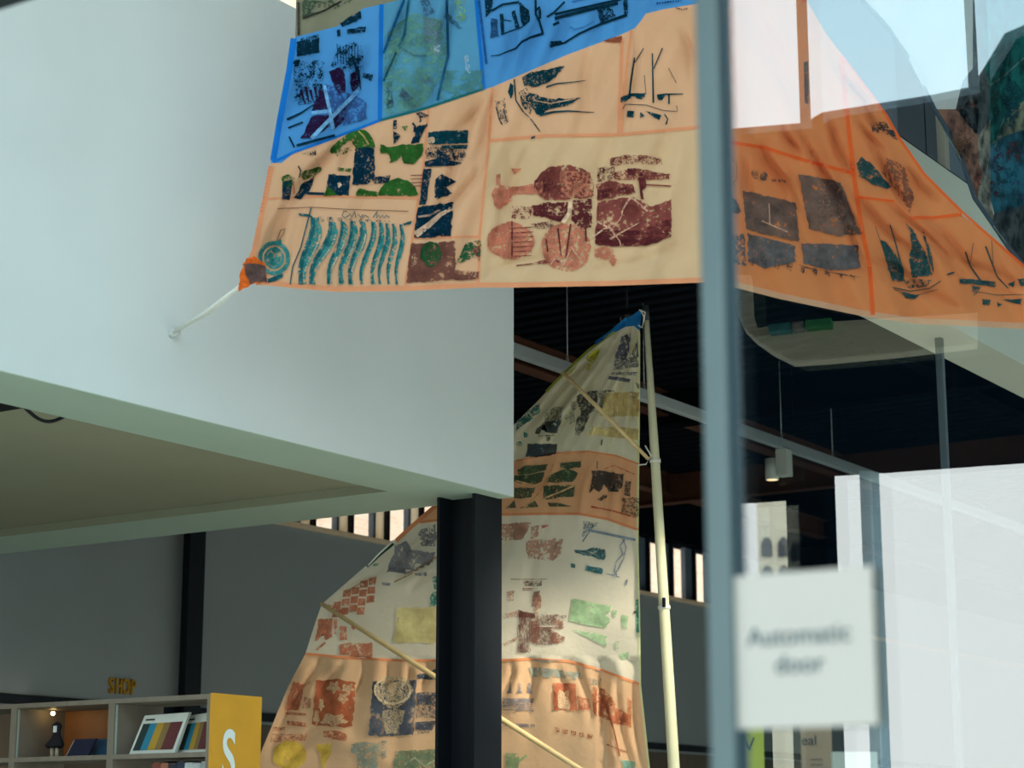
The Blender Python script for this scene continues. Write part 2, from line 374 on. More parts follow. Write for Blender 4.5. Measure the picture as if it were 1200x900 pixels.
def added_spot(x, y, target, watt, label, pz=5.3, size=31):  # unseen lamps added to brighten the boat sail
    r = thing('added_spotlight', label, 'spotlight', (x, y, 8.5)); p = Vector((x, y, pz)); d = (Vector(target) - p).normalized()
    tubeo('bracket', M_black, r, [(x, y, 8.5), (x, y, pz + .04)], .012, 8)
    tubeo('lamp_head', M_black, r, [p - d * .12, p + d * .10], [.05, .075], 16)
    tubeo('lens', emit('added_spot_lens', (255, 236, 205), 8.0), r, [p + d * .098, p + d * .104], .062, 16)
    L_ = bpy.data.lights.new('added_spot_beam', 'SPOT'); L_.energy = watt; L_.color = (1, .90, .74); L_.spot_size = R(size); L_.spot_blend = .85; L_.shadow_soft_size = .1
    lo = bpy.data.objects.new('added_spot_beam', L_); COL.objects.link(lo); lo.location = p + d * .13; lo.rotation_euler = d.to_track_quat('-Z', 'Y').to_euler(); put(lo, r)
added_spot(10.2, 3.2, (10.95, 6.85, 2.35), 1250, 'added black spotlight, out of view, on a long stem brightening the boat sail')
added_spot(10.35, 3.3, (10.35, 8.25, 2.3), 900, 'added lower black spotlight, out of view, brightening the left of the boat sail', 4.0, 23)
# round black lamp near the mast head
q = P(735, 371, 13.3)
r = thing('dome_lamp', 'round black dome lamp under the dark roof behind the masthead', 'lamp', q)
bm = bmesh.new(); bmesh.ops.create_uvsphere(bm, u_segments=20, v_segments=12, radius=.055, matrix=Matrix.Translation(q)); link('dome', bm, mat('gloss_black', (22, 26, 30), .2, .03), r, True)
tubeo('stem', M_black, r, [q, (q.x, q.y, ZC)], .008, 8)
# projector and cable below the gallery ceiling
pe = atZ(28, 478.5, ZM + .006); px0 = pe.x - .42
r = thing('projector', 'flat black box fixed to the beige ceiling under the gallery', 'projector', (pe.x - .2, inner + .2, ZM + .05))
box('casing', M_black, r, px0, pe.x, inner + .004, inner + .36, ZM + .006, ZM + .044, .004)
box('mounting_plate', M_black, r, px0 + .1, pe.x - .1, inner + .1, inner + .26, ZM + .043, ZM + .05)
pts = []
p0 = Vector((pe.x - .004, inner + .03, ZM + .012)); p1 = atZ(75, 489, ZM + .004); p1.y = inner + .009; p1.z = ZM + .012
for i in range(13):
    t = i / 12; v = p0.lerp(p1, t); v.z -= .05 * math.sin(math.pi * t); pts.append(v)
tag(tubeo('cable', M_black, None, pts, .009), 'loop of black cable hanging below the beige gallery ceiling', 'cable')

# ================================================================== GLASS DOOR LEAF AND SIGN
ya = atX(822.5, 450, XG - .03).y; yb = atX(849.5, 450, XG - .03).y
lf = thing('glass_door', 'sliding glass door leaf with grey-blue metal edge stile', 'door', (XG, yb, 0))
lf['kind'] = 'structure'
box('stile', M_alu, lf, XG - .03, XG + .004, yb, ya, 0.02, zh, .004)
box('gasket', M_gasket, lf, XG - .012, XG + .012, yb - .005, yb, 0.02, zh)
YR0 = -1.2
def pane(nm, xo, rz, ry, m):
    bm = bmesh.new(); vs = [bm.verts.new((0, a, b)) for a, b in ((yb - .006, .06), (YR0, .06), (YR0, zh), (yb - .006, zh))]; bm.faces.new(vs)
    cen = Vector((0, atX(1030, 600, XG).y, atX(1030, 600, XG).z))
    bmesh.ops.rotate(bm, verts=bm.verts, cent=cen, matrix=Matrix.Rotation(R(rz), 3, 'Z') @ Matrix.Rotation(R(ry), 3, 'Y'))
    for v in bm.verts: v.co.x += XG + xo
    return link(nm, bm, m, lf, True)
pane('glass_pane', 0.0, 0, 0, glass('door_glass_outer', 5.9, (.90, .96, .97)))
pane('glass_pane', 0.02, -.17, .07, glass('door_glass_inner', 1.3, (.95, .98, .99)))
box('bottom_rail', M_alu, lf, XG - .03, XG + .03, YR0, yb, 0.02, .08)
box('stile', M_alu, lf, XG - .03, XG + .03, YR0 - .06, YR0, 0.02, zh)
s0 = atX(856, 676, XG - .012); s1 = atX(1022, 663, XG - .012); s2 = atX(865, 855, XG - .012)
sg = thing('paper_sign', 'square white paper notice reading Automatic door stuck on the glass', 'sign', (XG - .012, (s0.y + s1.y) / 2, s2.z))
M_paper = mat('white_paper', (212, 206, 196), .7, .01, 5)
yw0, yw1 = s1.y, s0.y; zt = (s0.z + s1.z) / 2; zb = s2.z
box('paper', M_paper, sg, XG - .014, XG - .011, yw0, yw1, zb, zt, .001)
M_stext = mat('grey_teal_letters', (70, 100, 106), .7, .02)
th = zt - zb
text('lettering', 'Automatic', M_stext, sg, th * .175, (XG - .0155, (yw0 + yw1) / 2 + .004, zb + th * .585), (0, -1, 0), (0, 0, 1), .0005)
text('lettering', 'door', M_stext, sg, th * .175, (XG - .0155, (yw0 + yw1) / 2 + .004, zb + th * .40), (0, -1, 0), (0, 0, 1), .0005)
print('sign size', yw1 - yw0, th, 'stile', ya - yb)
# the other leaf, slid open, and front posts outside the picture
# ================================================================== OUTSIDE, SEEN ONLY AS REFLECTIONS IN THE GLASS
def mir(v): return Vector((2 * XG - v.x, v.y, v.z))
ZK = 4.4
M_can = mat('dark_canopy_cladding', (10, 26, 36), .9, .08, 3, spec=0)
cn = thing('entrance_canopy', 'dark flat canopy on posts standing over the forecourt', 'canopy', mir(atZ(955, 552, ZK)) * Vector((1, 1, 0)).x if False else (mir(atZ(955, 552, ZK)).x, mir(atZ(955, 552, ZK)).y, 0))
outl = [(250, 208), (770, 166), (943, 152), (964, 140), (1095, 119), (1140, 110), (1178, 48), (1340, -20), (1340, 535), (1200, 543), (1030, 555), (978, 558), (770, 573), (250, 610)]
prism('roof_slab', M_can, cn, [mir(atZ(x, y, ZK)) for x, y in outl], (0, 0, .03))
def post(pa, pb, py, dx, top=ZK):
    a = mir(atZ(pa, py, ZK)); b = mir(atZ(pb, py, ZK)); v = Vector((0.12, 0.03, 0))
    return prism('post', M_can if pb < 1000 else mat('teal_grey_post', (176, 208, 222), .5, .04), cn, [(a.x, a.y, -.02), (b.x, b.y, -.02), (b.x + v.x, b.y + v.y, -.02), (a.x + v.x, a.y + v.y, -.02)], (0, 0, top + .02))
post(932, 978, 556, 0); post(1018.5, 1030, 554, 0)
a = mir(atZ(250, 609, ZK)); b = mir(atZ(978, 557, ZK)); zl = atX(930, 588, 2 * XG - b.x).z
prism('fascia_board', M_can, cn, [(a.x, a.y, zl), (b.x, b.y, zl), (b.x, b.y, ZK), (a.x, a.y, ZK)], (.1, 0, 0))
for pa in (944, 1145):
    q = mir(atZ(pa + 3, 230, ZK + .03)); tubeo('flag_staff', M_can, cn, [(q.x, q.y, ZK + .02), (q.x, q.y, ZK + 5)], .025, 10)
q = mir(P(879, 800, 12.0))
tp_ = thing('added_dark_pillar', 'slim dark pillar added on the forecourt to darken the glass reflection', 'pillar', (q.x, q.y, -.02))  # unseen pillar added to block the sky reflection over the notice board
bm = bmesh.new(); bx(bm, q.x - .05, q.x + .05, q.y - .115, q.y + .115, -.02, q.z, .008); link('shaft', bm, M_can, tp_)
box('base', M_can, tp_, q.x - .12, q.x + .12, q.y - .2, q.y + .2, -.02, .04)
# cream bulkhead with a rounded corner hung below the canopy
bulk = [(862, 330), (863, 350), (866, 372), (874, 390), (888, 404), (908, 418), (932, 430), (975, 427), (1050, 420), (1145, 409), (1145, 374), (1060, 379), (980, 384), (900, 390), (890, 392), (884, 372), (882, 330)]
vb = []
for x, y in bulk: vb.append(mir(P(x, y, 9.9)))
M_cream = mat('cream_board', (176, 170, 146), .7, .04, 3)
prism('bulkhead', M_cream, cn, vb, (.12, -.05, 0))
for col_, pts_ in (((44, 110, 110), [(907, 391), (932, 388), (932, 396), (907, 399)]), ((120, 118, 110), [(934, 388), (947, 387), (947, 394), (934, 396)]), ((40, 120, 70), [(949, 386), (979, 383), (979, 391), (949, 394)])):
    prism('sign_strip', mat('strip_%d' % col_[0], col_, .6, .04), cn, [mir(P(x, y, 9.86)) for x, y in pts_], (.18, -.06, 0))
# slender cream house far across the square
h0 = mir(P(887, 600, 42)); h1 = mir(P(932, 600, 42)); zt_ = P(905, 560, 42).z
hs = thing('town_house', 'narrow cream house front with dark arched windows across the square', 'building', (h0.x, (h0.y + h1.y) / 2, 0))
M_house = mat('cream_stucco', (224, 214, 190), .8, .06, 3)
prism('wall', M_house, hs, [(h0.x, h0.y, 0), (h1.x, h1.y, 0), *[(h.x + w_.x, h.y + w_.y, 0) for h in (h1, h0) for w_ in [(h - Vector((2 * XG, 0, h.z))).normalized() * 4]]], (0, 0, zt_))
M_hwin = mat('dark_window', (78, 78, 84), .3, .1)
dv = (h1 - h0); dv.z = 0
for i, zz in enumerate((7.35, 6.75, 6.15, 5.5)):
    for f in (.25, .68):
        cpt = h0 + dv * f; n_ = 10; pts = []
        ww = .11
        for kx, kz in ((-1, 0), (1, 0), (1, .25), (.7, .36), (0, .42), (-.7, .36), (-1, .25)):
            pts.append((cpt.x + dv.normalized().x * kx * ww, cpt.y + dv.normalized().y * kx * ww, zz + kz))
        prism('window', M_hwin, hs, [(p[0] + .02, p[1], p[2]) for p in pts], (.02, 0, 0))

# ================================================================== SAIL 1 : BIG PATCHWORK SAIL IN FRONT OF THE GALLERY
def creases(px, py, lines):
    t_ = 0.0
    for x0, y0, x1, y1, dep, w_ in lines:
        if px < min(x0, x1) - 3 * w_ or px > max(x0, x1) + 3 * w_ or py < min(y0, y1) - 3 * w_ or py > max(y0, y1) + 3 * w_: continue
        dx, dy = x1 - x0, y1 - y0; L2 = dx * dx + dy * dy; u = ((px - x0) * dx + (py - y0) * dy) / L2
        if u < -.1 or u > 1.1: continue
        q = (px - x0) * dy - (py - y0) * dx; q = q / math.sqrt(L2) + 2.5 * math.sin(u * 5 + x0)
        t_ += dep * (1.9 if x0 > 860 else 1.4) * math.exp(-(q / w_) ** 2) * max(0, math.sin(math.pi * min(1, max(0, (u + .1) / 1.2))))
    return t_
CR1 = [(560, 125, 503, 268, .055, 5), (548, 150, 520, 235, -.03, 5), (585, 108, 556, 190, .04, 5), (569, 182, 518, 262, .04, 4), (563, 118, 534, 162, .03, 4), (400, 158, 345, 232, .05, 5), (382, 172, 338, 226, -.035, 5), (420, 160, 398, 200, .03, 4), (345, 225, 304, 322, .04, 6), (365, 235, 330, 320, .025, 6), (325, 235, 300, 300, -.03, 5),
 (480, -5, 452, 65, .05, 5), (473, 40, 449, 100, .04, 5), (526, -10, 524, 70, .05, 5), (521, 60, 505, 122, .035, 4), (500, -20, 505, 90, .025, 7), (434, 60, 402, 125, .045, 5), (410, 50, 385, 110, -.02, 6), (370, 60, 340, 150, .03, 6), (355, 60, 328, 170, .03, 4), (640, 10, 606, 95, .04, 6), (605, 20, 590, 95, .03, 5), (668, 5, 640, 80, .035, 6), (705, 0, 690, 55, .03, 6), (735, -10, 722, 40, .035, 5), (780, -20, 760, 12, .03, 5), (620, -10, 580, 70, -.02, 7),
 (692, 62, 676, 156, .03, 6), (650, 75, 640, 150, .025, 7), (620, 165, 590, 250, .03, 7), (665, 162, 640, 240, .02, 8), (715, 165, 690, 260, .025, 8), (745, 40, 738, 150, .03, 4), (800, 30, 812, 90, .03, 5), (790, 170, 770, 260, .02, 8), (640, 300, 560, 325, .02, 6), (800, 290, 700, 318, .02, 6), (600, 180, 575, 330, .025, 6),
 (937, 150, 1010, 282, .06, 4), (966, 140, 1000, 205, .05, 4), (918, 150, 936, 186, .045, 4), (893, 172, 925, 230, .04, 5), (900, 172, 940, 240, -.025, 5), (958, 198, 1018, 318, .05, 4), (1016, 166, 1068, 246, .06, 4), (1006, 140, 1040, 190, .04, 4), (1004, 235, 1075, 300, .045, 4), (1045, 240, 1130, 322, .04, 4), (1085, 262, 1180, 345, .035, 5), (1020, 300, 1090, 345, .03, 5), (1010, 120, 1030, 150, .04, 3), (1060, 200, 1100, 235, .035, 4), (865, 175, 885, 240, .03, 5), (980, 75, 1020, 130, .04, 4), (1120, 300, 1200, 340, .03, 5), (1040, 330, 1140, 365, .02, 6)]
def s1(px, py):
    a = px * .9 + py * .45; b = px * .88 - py * .48
    wl = min(1, max(0, (860 - px) / 60)); wr = 1 - wl
    n = noise.noise(Vector((px / 60, py / 90, 3)))
    d = 9.2 + .10 * math.sin((px - 280) / 310) - .0006 * py
    d += wl * (.018 * math.sin(a / 11 + 3 * n) + .009 * math.sin(a / 5.2 + 2)) * (.35 + .65 * abs(noise.noise(Vector((px / 110, py / 110, 9)))) * 2)
    d += wr * (.022 * math.sin(b / 12 + 2 * n) + .011 * math.sin(b / 5.5))
    d += .02 * n + creases(px, py, CR1)
    return d
sroot = thing('patchwork_sail', 'large orange and blue patchwork sail with screen prints, roped to the white gallery', 'sail', P(600, 335, 9.2))
C_or = cloth('peach_cotton', (224, 176, 138), .35)
C_or2 = cloth('pale_peach_cotton', (218, 184, 144), .35)
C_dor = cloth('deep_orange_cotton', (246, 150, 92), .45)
C_bl = cloth('bright_blue_cotton', (78, 148, 210), .35)
C_bl2 = cloth('sheer_blue_cotton', (84, 150, 188), .35)
C_kh = cloth('khaki_cotton', (128, 128, 108), .3)
panels1 = [
 (C_kh, [(347, -110), (500, -110), (467, 0), (447, 5), (425, 10), (410, 22), (395, 31), (351, 42), (346, 43), (347, 0)]),
 (C_bl, [(346, 43), (351, 42), (395, 31), (410, 22), (425, 10), (447, 5), (445, 142), (385, 165), (345, 179), (330, 191), (317, 191), (330, 140), (341, 82)]),
 (C_bl2, [(447, 5), (467, 0), (500, -110), (540, -110), (558, 0), (567, 105), (495, 129), (445, 142)]),
 (C_bl, [(540, -110), (905, -110), (880, -40), (830, 2), (807, 6), (777, 11), (757, 16), (750, 26), (744, 33), (727, 41), (665, 64), (577, 102), (567, 105), (558, 0)]),
 (C_or, [(317, 191), (330, 191), (345, 179), (385, 165), (445, 142), (502, 127), (496, 195), (490, 232), (380, 230), (310, 233)]),
 (C_or, [(310, 233), (380, 230), (490, 232), (475, 339), (395, 340), (345, 336), (320, 332), (300, 331), (279, 340), (285, 320), (295, 295)]),
 (C_or, [(502, 127), (567, 105), (577, 102), (573, 165), (562, 277), (482, 279), (490, 232), (496, 195)]),
 (C_or, [(482, 279), (562, 277), (561, 335), (475, 339)]),
 (C_or, [(577, 102), (665, 64), (727, 41), (729, 48), (725, 158), (640, 159), (573, 165)]),
 (C_or, [(727, 41), (744, 33), (750, 26), (757, 16), (777, 11), (807, 6), (830, 2), (830, 148), (809, 150), (725, 158)]),
 (C_or2, [(573, 165), (640, 159), (725, 158), (809, 150), (830, 148), (830, 330), (715, 334), (602, 336), (561, 335), (562, 277)]),
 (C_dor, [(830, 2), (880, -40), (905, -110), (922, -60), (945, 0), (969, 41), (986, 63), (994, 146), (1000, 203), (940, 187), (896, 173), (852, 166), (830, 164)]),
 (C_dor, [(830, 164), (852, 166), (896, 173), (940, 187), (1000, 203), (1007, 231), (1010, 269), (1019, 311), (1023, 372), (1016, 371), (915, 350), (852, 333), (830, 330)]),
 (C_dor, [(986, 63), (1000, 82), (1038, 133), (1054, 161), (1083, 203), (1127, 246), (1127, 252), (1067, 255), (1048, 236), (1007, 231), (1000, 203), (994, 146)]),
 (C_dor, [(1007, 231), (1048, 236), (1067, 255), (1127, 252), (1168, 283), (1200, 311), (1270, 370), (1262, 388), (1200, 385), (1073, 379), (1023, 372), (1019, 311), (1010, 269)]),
]
PAN = {}
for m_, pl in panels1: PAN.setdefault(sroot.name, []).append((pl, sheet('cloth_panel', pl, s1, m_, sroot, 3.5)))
K_bl = cloth('blue_seam_tape', (28, 118, 205), .3); K_or = cloth('orange_seam_tape', (226, 156, 114), .3); K_do = cloth('deep_orange_seam_tape', (250, 112, 50), .3); K_gn = cloth('green_seam_tape', (36, 110, 112), .3)
seams1 = [(K_bl, 5, [(447, 5), (445, 142)]), (K_bl, 4, [(558, 0), (567, 105)]), (K_bl, 7, [(344, 45), (339, 82), (328, 140), (320, 188)]), (K_bl, 3, [(320, 190), (345, 178), (385, 164), (445, 141)]),
 (K_gn, 3, [(445, 141), (495, 128), (567, 104)]), (K_or, 3, [(577, 103), (573, 165), (562, 277), (561, 333)]), (K_or, 4, [(729, 45), (725, 158)]), (K_or, 4, [(573, 165), (640, 159), (725, 158), (809, 150), (828, 148)]),
 (K_or, 2.5, [(310, 233), (380, 230), (490, 232)]), (K_or, 2.5, [(502, 128), (496, 195), (490, 232), (475, 337)]), (K_or, 2.5, [(482, 279), (562, 277)]), (K_or, 3, [(740, 36), (734, 80), (728, 158)]),
 (K_or, 6, [(300, 331), (320, 332), (345, 335), (395, 339), (475, 338), (561, 334), (602, 334), (715, 332), (828, 328)]), (K_or, 6, [(318, 195), (312, 225), (298, 293), (290, 314)]),
 (K_do, 4, [(832, 165), (852, 166), (896, 173), (940, 187), (1000, 203)]), (K_do, 5, [(986, 66), (994, 146), (1000, 203), (1010, 269), (1019, 311), (1023, 369)]),
 (K_do, 3, [(1007, 231), (1048, 236)]), (K_do, 3.5, [(1067, 255), (1095, 255), (1127, 251)]), (K_do, 3, [(986, 65), (1038, 134), (1054, 162), (1083, 204), (1127, 248), (1168, 284), (1200, 312), (1268, 371)]),
 (C_or, 7, [(832, 328), (852, 331), (915, 347), (1016, 368), (1073, 376), (1200, 382), (1262, 385)]), (K_do, 6, [(908, -100), (924, -58), (943, 2)])]
for m_, w_, pl in seams1: stripe('seam', pl, w_, s1, m_, sroot, .004)

def inside(pt, poly):
    x, y = pt; c_ = False; n_ = len(poly)
    for i_ in range(n_):
        x0, y0 = poly[i_]; x1, y1 = poly[i_ - 1]
        if (y0 > y) != (y1 > y) and x < (x1 - x0) * (y - y0) / (y1 - y0) + x0: c_ = not c_
    return c_
def home(root, q):
    c_ = (sum(p[0] for p in q) / len(q), sum(p[1] for p in q) / len(q))
    for pl, o in PAN.get(root.name, []):
        if inside(c_, pl): return o
    return root
NAVY = (14, 48, 66); TEAL = (30, 92, 102); GREEN = (48, 96, 42); MAR = (136, 72, 66); DMAR = (100, 46, 50); RUST = (194, 120, 96); BRN = (118, 76, 66); PUR = (44, 28, 62); FISH = (58, 138, 138)
def prt(root, surf, Z, col, pts, cover=.95, sc=30, st=(1, 1, 1), lift=.009, alpha=1.0, soft=.05):
    ox, oy, s = Z; q = [(ox + x * s, oy + y * s) for x, y in pts]
    wx = max(p[0] for p in q) - min(p[0] for p in q); wy = max(p[1] for p in q) - min(p[1] for p in q); small = min(wx, wy); am = min(1.5, small * .07)
    dense = []
    for (a_, b_) in zip(q, q[1:] + q[:1]):
        n_ = max(1, int(math.dist(a_, b_) / 3.0)); dense += [(a_[0] + (b_[0] - a_[0]) * i_ / n_, a_[1] + (b_[1] - a_[1]) * i_ / n_) for i_ in range(n_)]
    def jit(p):
        v = Vector((p[0] * .33, p[1] * .33, 1.7)); w_ = Vector((p[0] * .09, p[1] * .09, 4.1))
        return (p[0] + am * (noise.noise(v) * 1.1 + noise.noise(w_) * .9), p[1] + am * (noise.noise(v + Vector((9, 3, 0))) * 1.1 + noise.noise(w_ + Vector((5, 7, 0))) * .9))
    q = [jit(p) for p in dense]
    return sheet('printed_motif', q, surf, ink(col, cover, sc, st, soft, alpha), home(root, q), 4.5, lift)
def lnp(root, surf, Z, col, pts, w, w2=None, lift=.010, cover=.99):
    ox, oy, s = Z; q = [(ox + x * s, oy + y * s) for x, y in pts]
    return stripe('printed_line', q, w, surf, ink(col, cover, 30), home(root, q), lift, w2)
def A(Z, col, pts, cover=.95, sc=30, **k): return prt(sroot, s1, Z, col, pts, cover, sc, **k)
def AL(Z, col, pts, w, w2=None, **k): return lnp(sroot, s1, Z, col, pts, w, w2, **k)
z1 = (270, 0, .25); z2 = (540, 0, .25); z3 = (270, 180, .25); z4 = (540, 160, .25); z5 = (820, 0, .3167); z6 = (820, 200, .3167); z8 = (400, 100, .13333); zb = (570, 0, .20833); zr = (840, 150, .211); zq = (180, 300, .13333)
# khaki
A(z1, (70, 92, 74), [(335, 0), (600, 0), (480, 40), (340, 85)], .55, 14); AL(z1, (48, 48, 44), [(340, 85), (440, 50), (520, 5)], 2); AL(z1, (74, 72, 64), [(320, 10), (320, 165)], 3)
# blue left
A(z1, NAVY, [(312, 195), (415, 180), (418, 245), (312, 266)]); A(z1, NAVY, [(330, 178), (415, 160), (415, 176), (330, 192)], .5, 40); A(z1, NAVY, [(515, 105), (612, 52), (612, 86), (525, 126)]); A(z1, NAVY, [(545, 140), (600, 128), (636, 126), (632, 150), (550, 160)], .85)
A(z1, NAVY, [(498, 142), (514, 136), (516, 168), (502, 172)]); A(z1, NAVY, [(300, 285), (325, 280), (325, 310), (302, 312)]); A(z1, PUR, [(462, 335), (500, 318), (530, 325), (540, 430), (505, 450), (480, 390)], .9, 20); A(z1, PUR, [(565, 345), (600, 330), (612, 395), (575, 430), (560, 390)], .9, 20)
A(z1, PUR, [(435, 418), (456, 510), (378, 518), (402, 468)]); A(z1, PUR, [(385, 545), (472, 538), (462, 596), (375, 648), (328, 655)], .97); A(z1, PUR, [(470, 540), (560, 480), (540, 560), (490, 610)], .8)
A(z1, NAVY, [(295, 280), (440, 288), (430, 450), (400, 480), (300, 500)], .36, 26); A(z1, NAVY, [(470, 310), (500, 230), (580, 190), (625, 230), (620, 330), (560, 340)], .36, 26); A(z1, (58, 92, 150), [(440, 390), (560, 440), (640, 470), (640, 560), (520, 590), (450, 500)], .7, 14, alpha=.8)
A(z1, NAVY, [(625, 340), (670, 350), (660, 380), (620, 360)], .7); AL(z1, NAVY, [(265, 560), (330, 530), (390, 490)], 3, 1.5); AL(z1, NAVY, [(270, 600), (340, 572)], 2); AL(z1, NAVY, [(310, 682), (400, 658), (490, 634)], 3); AL(z1, NAVY, [(275, 640), (300, 690)], 2)
AL(z1, (120, 178, 226), [(380, 648), (480, 545), (600, 425)], 4.5, lift=.013); AL(z1, (120, 178, 226), [(440, 400), (462, 500), (482, 604)], 4, lift=.013); AL(z1, (120, 178, 226), [(380, 530), (470, 520)], 4, lift=.013)
for i in range(8): AL(z1, NAVY, [(500 + 14 * i, 205 + 8 * (i % 3)), (504 + 13 * i, 300)], .8)
for i in range(5): AL(z1, PUR, [(330 + 22 * i, 420 - 14 * (i % 2)), (350 + 18 * i, 490 - 10 * i)], 3.4, 1.5)
for i in range(5): AL(z1, NAVY, [(565 + 9 * i, 270 + 14 * i), (590 + 5 * i, 300 + 30 * i)], 2.5, 1)
# blue middle
A(z1, (104, 158, 140), [(722, 290), (740, 150), (850, 60), (1005, 100), (1022, 260), (960, 420), (900, 500), (722, 545)], .8, 7, alpha=.75, soft=.2); A(z1, (92, 150, 140), [(980, 330), (1180, 330), (1185, 420), (980, 470)], .7, 9, alpha=.6)
A(z1, (112, 136, 156), [(905, 80), (990, 90), (992, 190), (965, 258), (925, 240), (908, 180)], .75, 18, alpha=.9); A(z1, (176, 196, 204), [(930, 220), (985, 205), (980, 240), (930, 262)], .7); A(z1, (70, 96, 120), [(806, 412), (882, 488), (855, 505), (790, 452)], .9); A(z1, (54, 84, 104), [(730, 390), (758, 378), (764, 500), (728, 516)], .62, 26)
A(z1, (122, 160, 100), [(1050, 0), (1105, 0), (1100, 90), (1060, 110)], .8, 12, alpha=.7); A(z1, (70, 100, 130), [(890, 0), (930, 0), (960, 60), (910, 80)], .6); AL(z1, (26, 98, 150), [(815, 0), (790, 60), (718, 250)], 3); AL(z1, (34, 100, 120), [(835, 0), (815, 160), (718, 380)], 2.5); AL(z1, (34, 92, 130), [(1015, 0), (1020, 260), (970, 470)], 3); AL(z1, (34, 92, 150), [(1165, 0), (1200, 300)], 3)
AL(z1, (70, 110, 130), [(790, 220), (860, 260), (920, 262)], 2); A(z1, (90, 120, 140), [(895, 365), (920, 345), (945, 370), (930, 395), (900, 390)], .6, 40); A(z1, (170, 200, 215), [(1095, 260), (1115, 255), (1125, 340), (1105, 345)], .5, 40); A(z1, (60, 110, 140), [(1010, 50), (1080, 130), (1070, 140), (1000, 80)], .7)
# blue right
A(zb, NAVY, [(-12, -60), (40, -60), (28, 60), (-4, 100)], .8); A(zb, NAVY, [(75, 80), (96, 75), (102, 188), (82, 195)]); A(zb, NAVY, [(140, 66), (160, 56), (186, 155), (162, 160)]); A(zb, NAVY, [(180, 0), (240, 60), (246, 120), (206, 150), (190, 90)], .9); A(zb, (40, 80, 120), [(25, 100), (60, 110), (70, 205), (22, 215)], .8)
AL(zb, NAVY, [(30, 60), (90, 25), (180, 12)], 2.5); AL(zb, NAVY, [(276, -40), (278, 80), (296, 112), (318, 190)], 2.6); AL(zb, NAVY, [(276, 60), (300, 40), (302, 100), (284, 110)], 3); AL(zb, NAVY, [(320, 188), (250, 210), (200, 234), (165, 272), (70, 310), (25, 315)], 3.2, 1); AL(zb, NAVY, [(90, 110), (140, 118)], 1.2); AL(zb, NAVY, [(82, 195), (150, 170), (205, 150)], 1.6)
AL(zb, NAVY, [(385, 80), (560, 40), (760, -5)], 3); AL(zb, NAVY, [(385, 104), (560, 58), (740, 18)], 4); AL(zb, NAVY, [(375, 140), (410, 125)], 3); A(zb, NAVY, [(618, 52), (705, 26), (722, 88), (640, 130)], .68, 30); A(zb, NAVY, [(765, 5), (792, -5), (796, 80), (778, 96)], .9); AL(zb, NAVY, [(790, 84), (650, 132), (520, 190), (440, 240), (375, 252)], 3.6, 2); A(zb, NAVY, [(350, 236), (420, 228), (432, 248), (360, 270)], .9); AL(zb, NAVY, [(340, 95), (380, 70), (440, 10)], 2.4)
AL(zb, (50, 110, 170), [(465, 160), (480, 150), (490, 165), (540, 155), (605, 120)], 1); AL(zb, (40, 100, 160), [(480, 10), (570, -12)], 1.4); AL(zb, (40, 100, 160), [(955, 18), (1100, 2)], 1.2, cover=.6)
for i in range(9): AL(zb, (30, 84, 140), [(960 + 15 * i, 26 - 2 * i), (962 + 15 * i, 12 - 2 * i)], 1.3)
# orange with trees
A(z1, GREEN, [(465, 712), (480, 680), (510, 650), (560, 622), (602, 606), (640, 612), (668, 650), (680, 690), (585, 695), (576, 660), (545, 665), (510, 700), (480, 722)], .93, 16); A(z1, GREEN, [(480, 700), (560, 690), (570, 705), (500, 735)], .5); A(z1, GREEN, [(500, 785), (570, 790), (560, 806), (505, 800)], .6)
A(z8, NAVY, [(120, 545), (290, 550), (292, 640), (290, 800), (245, 862), (100, 870), (112, 700)], .93, 26); AL(z8, (170, 150, 90), [(150, 400), (200, 450), (240, 520)], 1.6, 2.4, lift=.013)
A(z8, GREEN, [(345, 515), (430, 542), (540, 520), (620, 520), (720, 505), (715, 600), (640, 690), (632, 610), (610, 610), (540, 682), (528, 620), (510, 640), (425, 680), (440, 605), (345, 590)], .95, 18); A(z8, NAVY, [(455, 308), (486, 303), (486, 385), (455, 390)], .9); A(z8, NAVY, [(456, 400), (520, 440), (500, 490), (460, 522)], .75); A(z8, NAVY, [(640, 372), (762, 340), (705, 440), (680, 500), (608, 512), (642, 440)], .95); A(z8, NAVY, [(655, 240), (700, 232), (772, 265), (740, 282), (690, 285)], .8); A(z8, GREEN, [(530, 360), (586, 354), (562, 400)]); AL(z8, NAVY, [(625, 330), (650, 360), (640, 410)], 2.4); AL(z8, NAVY, [(690, 280), (700, 310), (685, 325)], 1.6)
A(z3, NAVY, [(460, 96), (562, 100), (556, 196), (450, 190)], .97); A(z3, (226, 190, 156), [(500, 140), (515, 132), (525, 150), (510, 162)], .9, lift=.014); A(z3, GREEN, [(450, 150), (480, 170), (500, 195), (440, 198)], .8, lift=.013); A(z3, GREEN, [(690, 196), (705, 160), (735, 130), (785, 116), (830, 125), (862, 150), (880, 190), (870, 200), (780, 196)], .95, 14); A(z3, NAVY, [(660, 112), (750, 100), (742, 136), (672, 142)], .75); A(z3, GREEN, [(600, 160), (690, 182), (690, 200), (585, 198)], .85)
A(z3, NAVY, [(244, 130), (292, 120), (285, 180), (275, 216), (243, 216)], .9); A(z3, NAVY, [(300, 205), (340, 135), (398, 108), (362, 180), (330, 216)], .93); A(z3, GREEN, [(325, 85), (420, 60), (430, 75), (395, 110), (340, 122)], .7); A(z3, GREEN, [(236, 115), (270, 95), (300, 110), (298, 150), (250, 160)], .6, 40); AL(z3, NAVY, [(360, 186), (440, 188)], 3); A(z3, NAVY, [(575, 110), (600, 60), (600, 150), (570, 145)], .8)
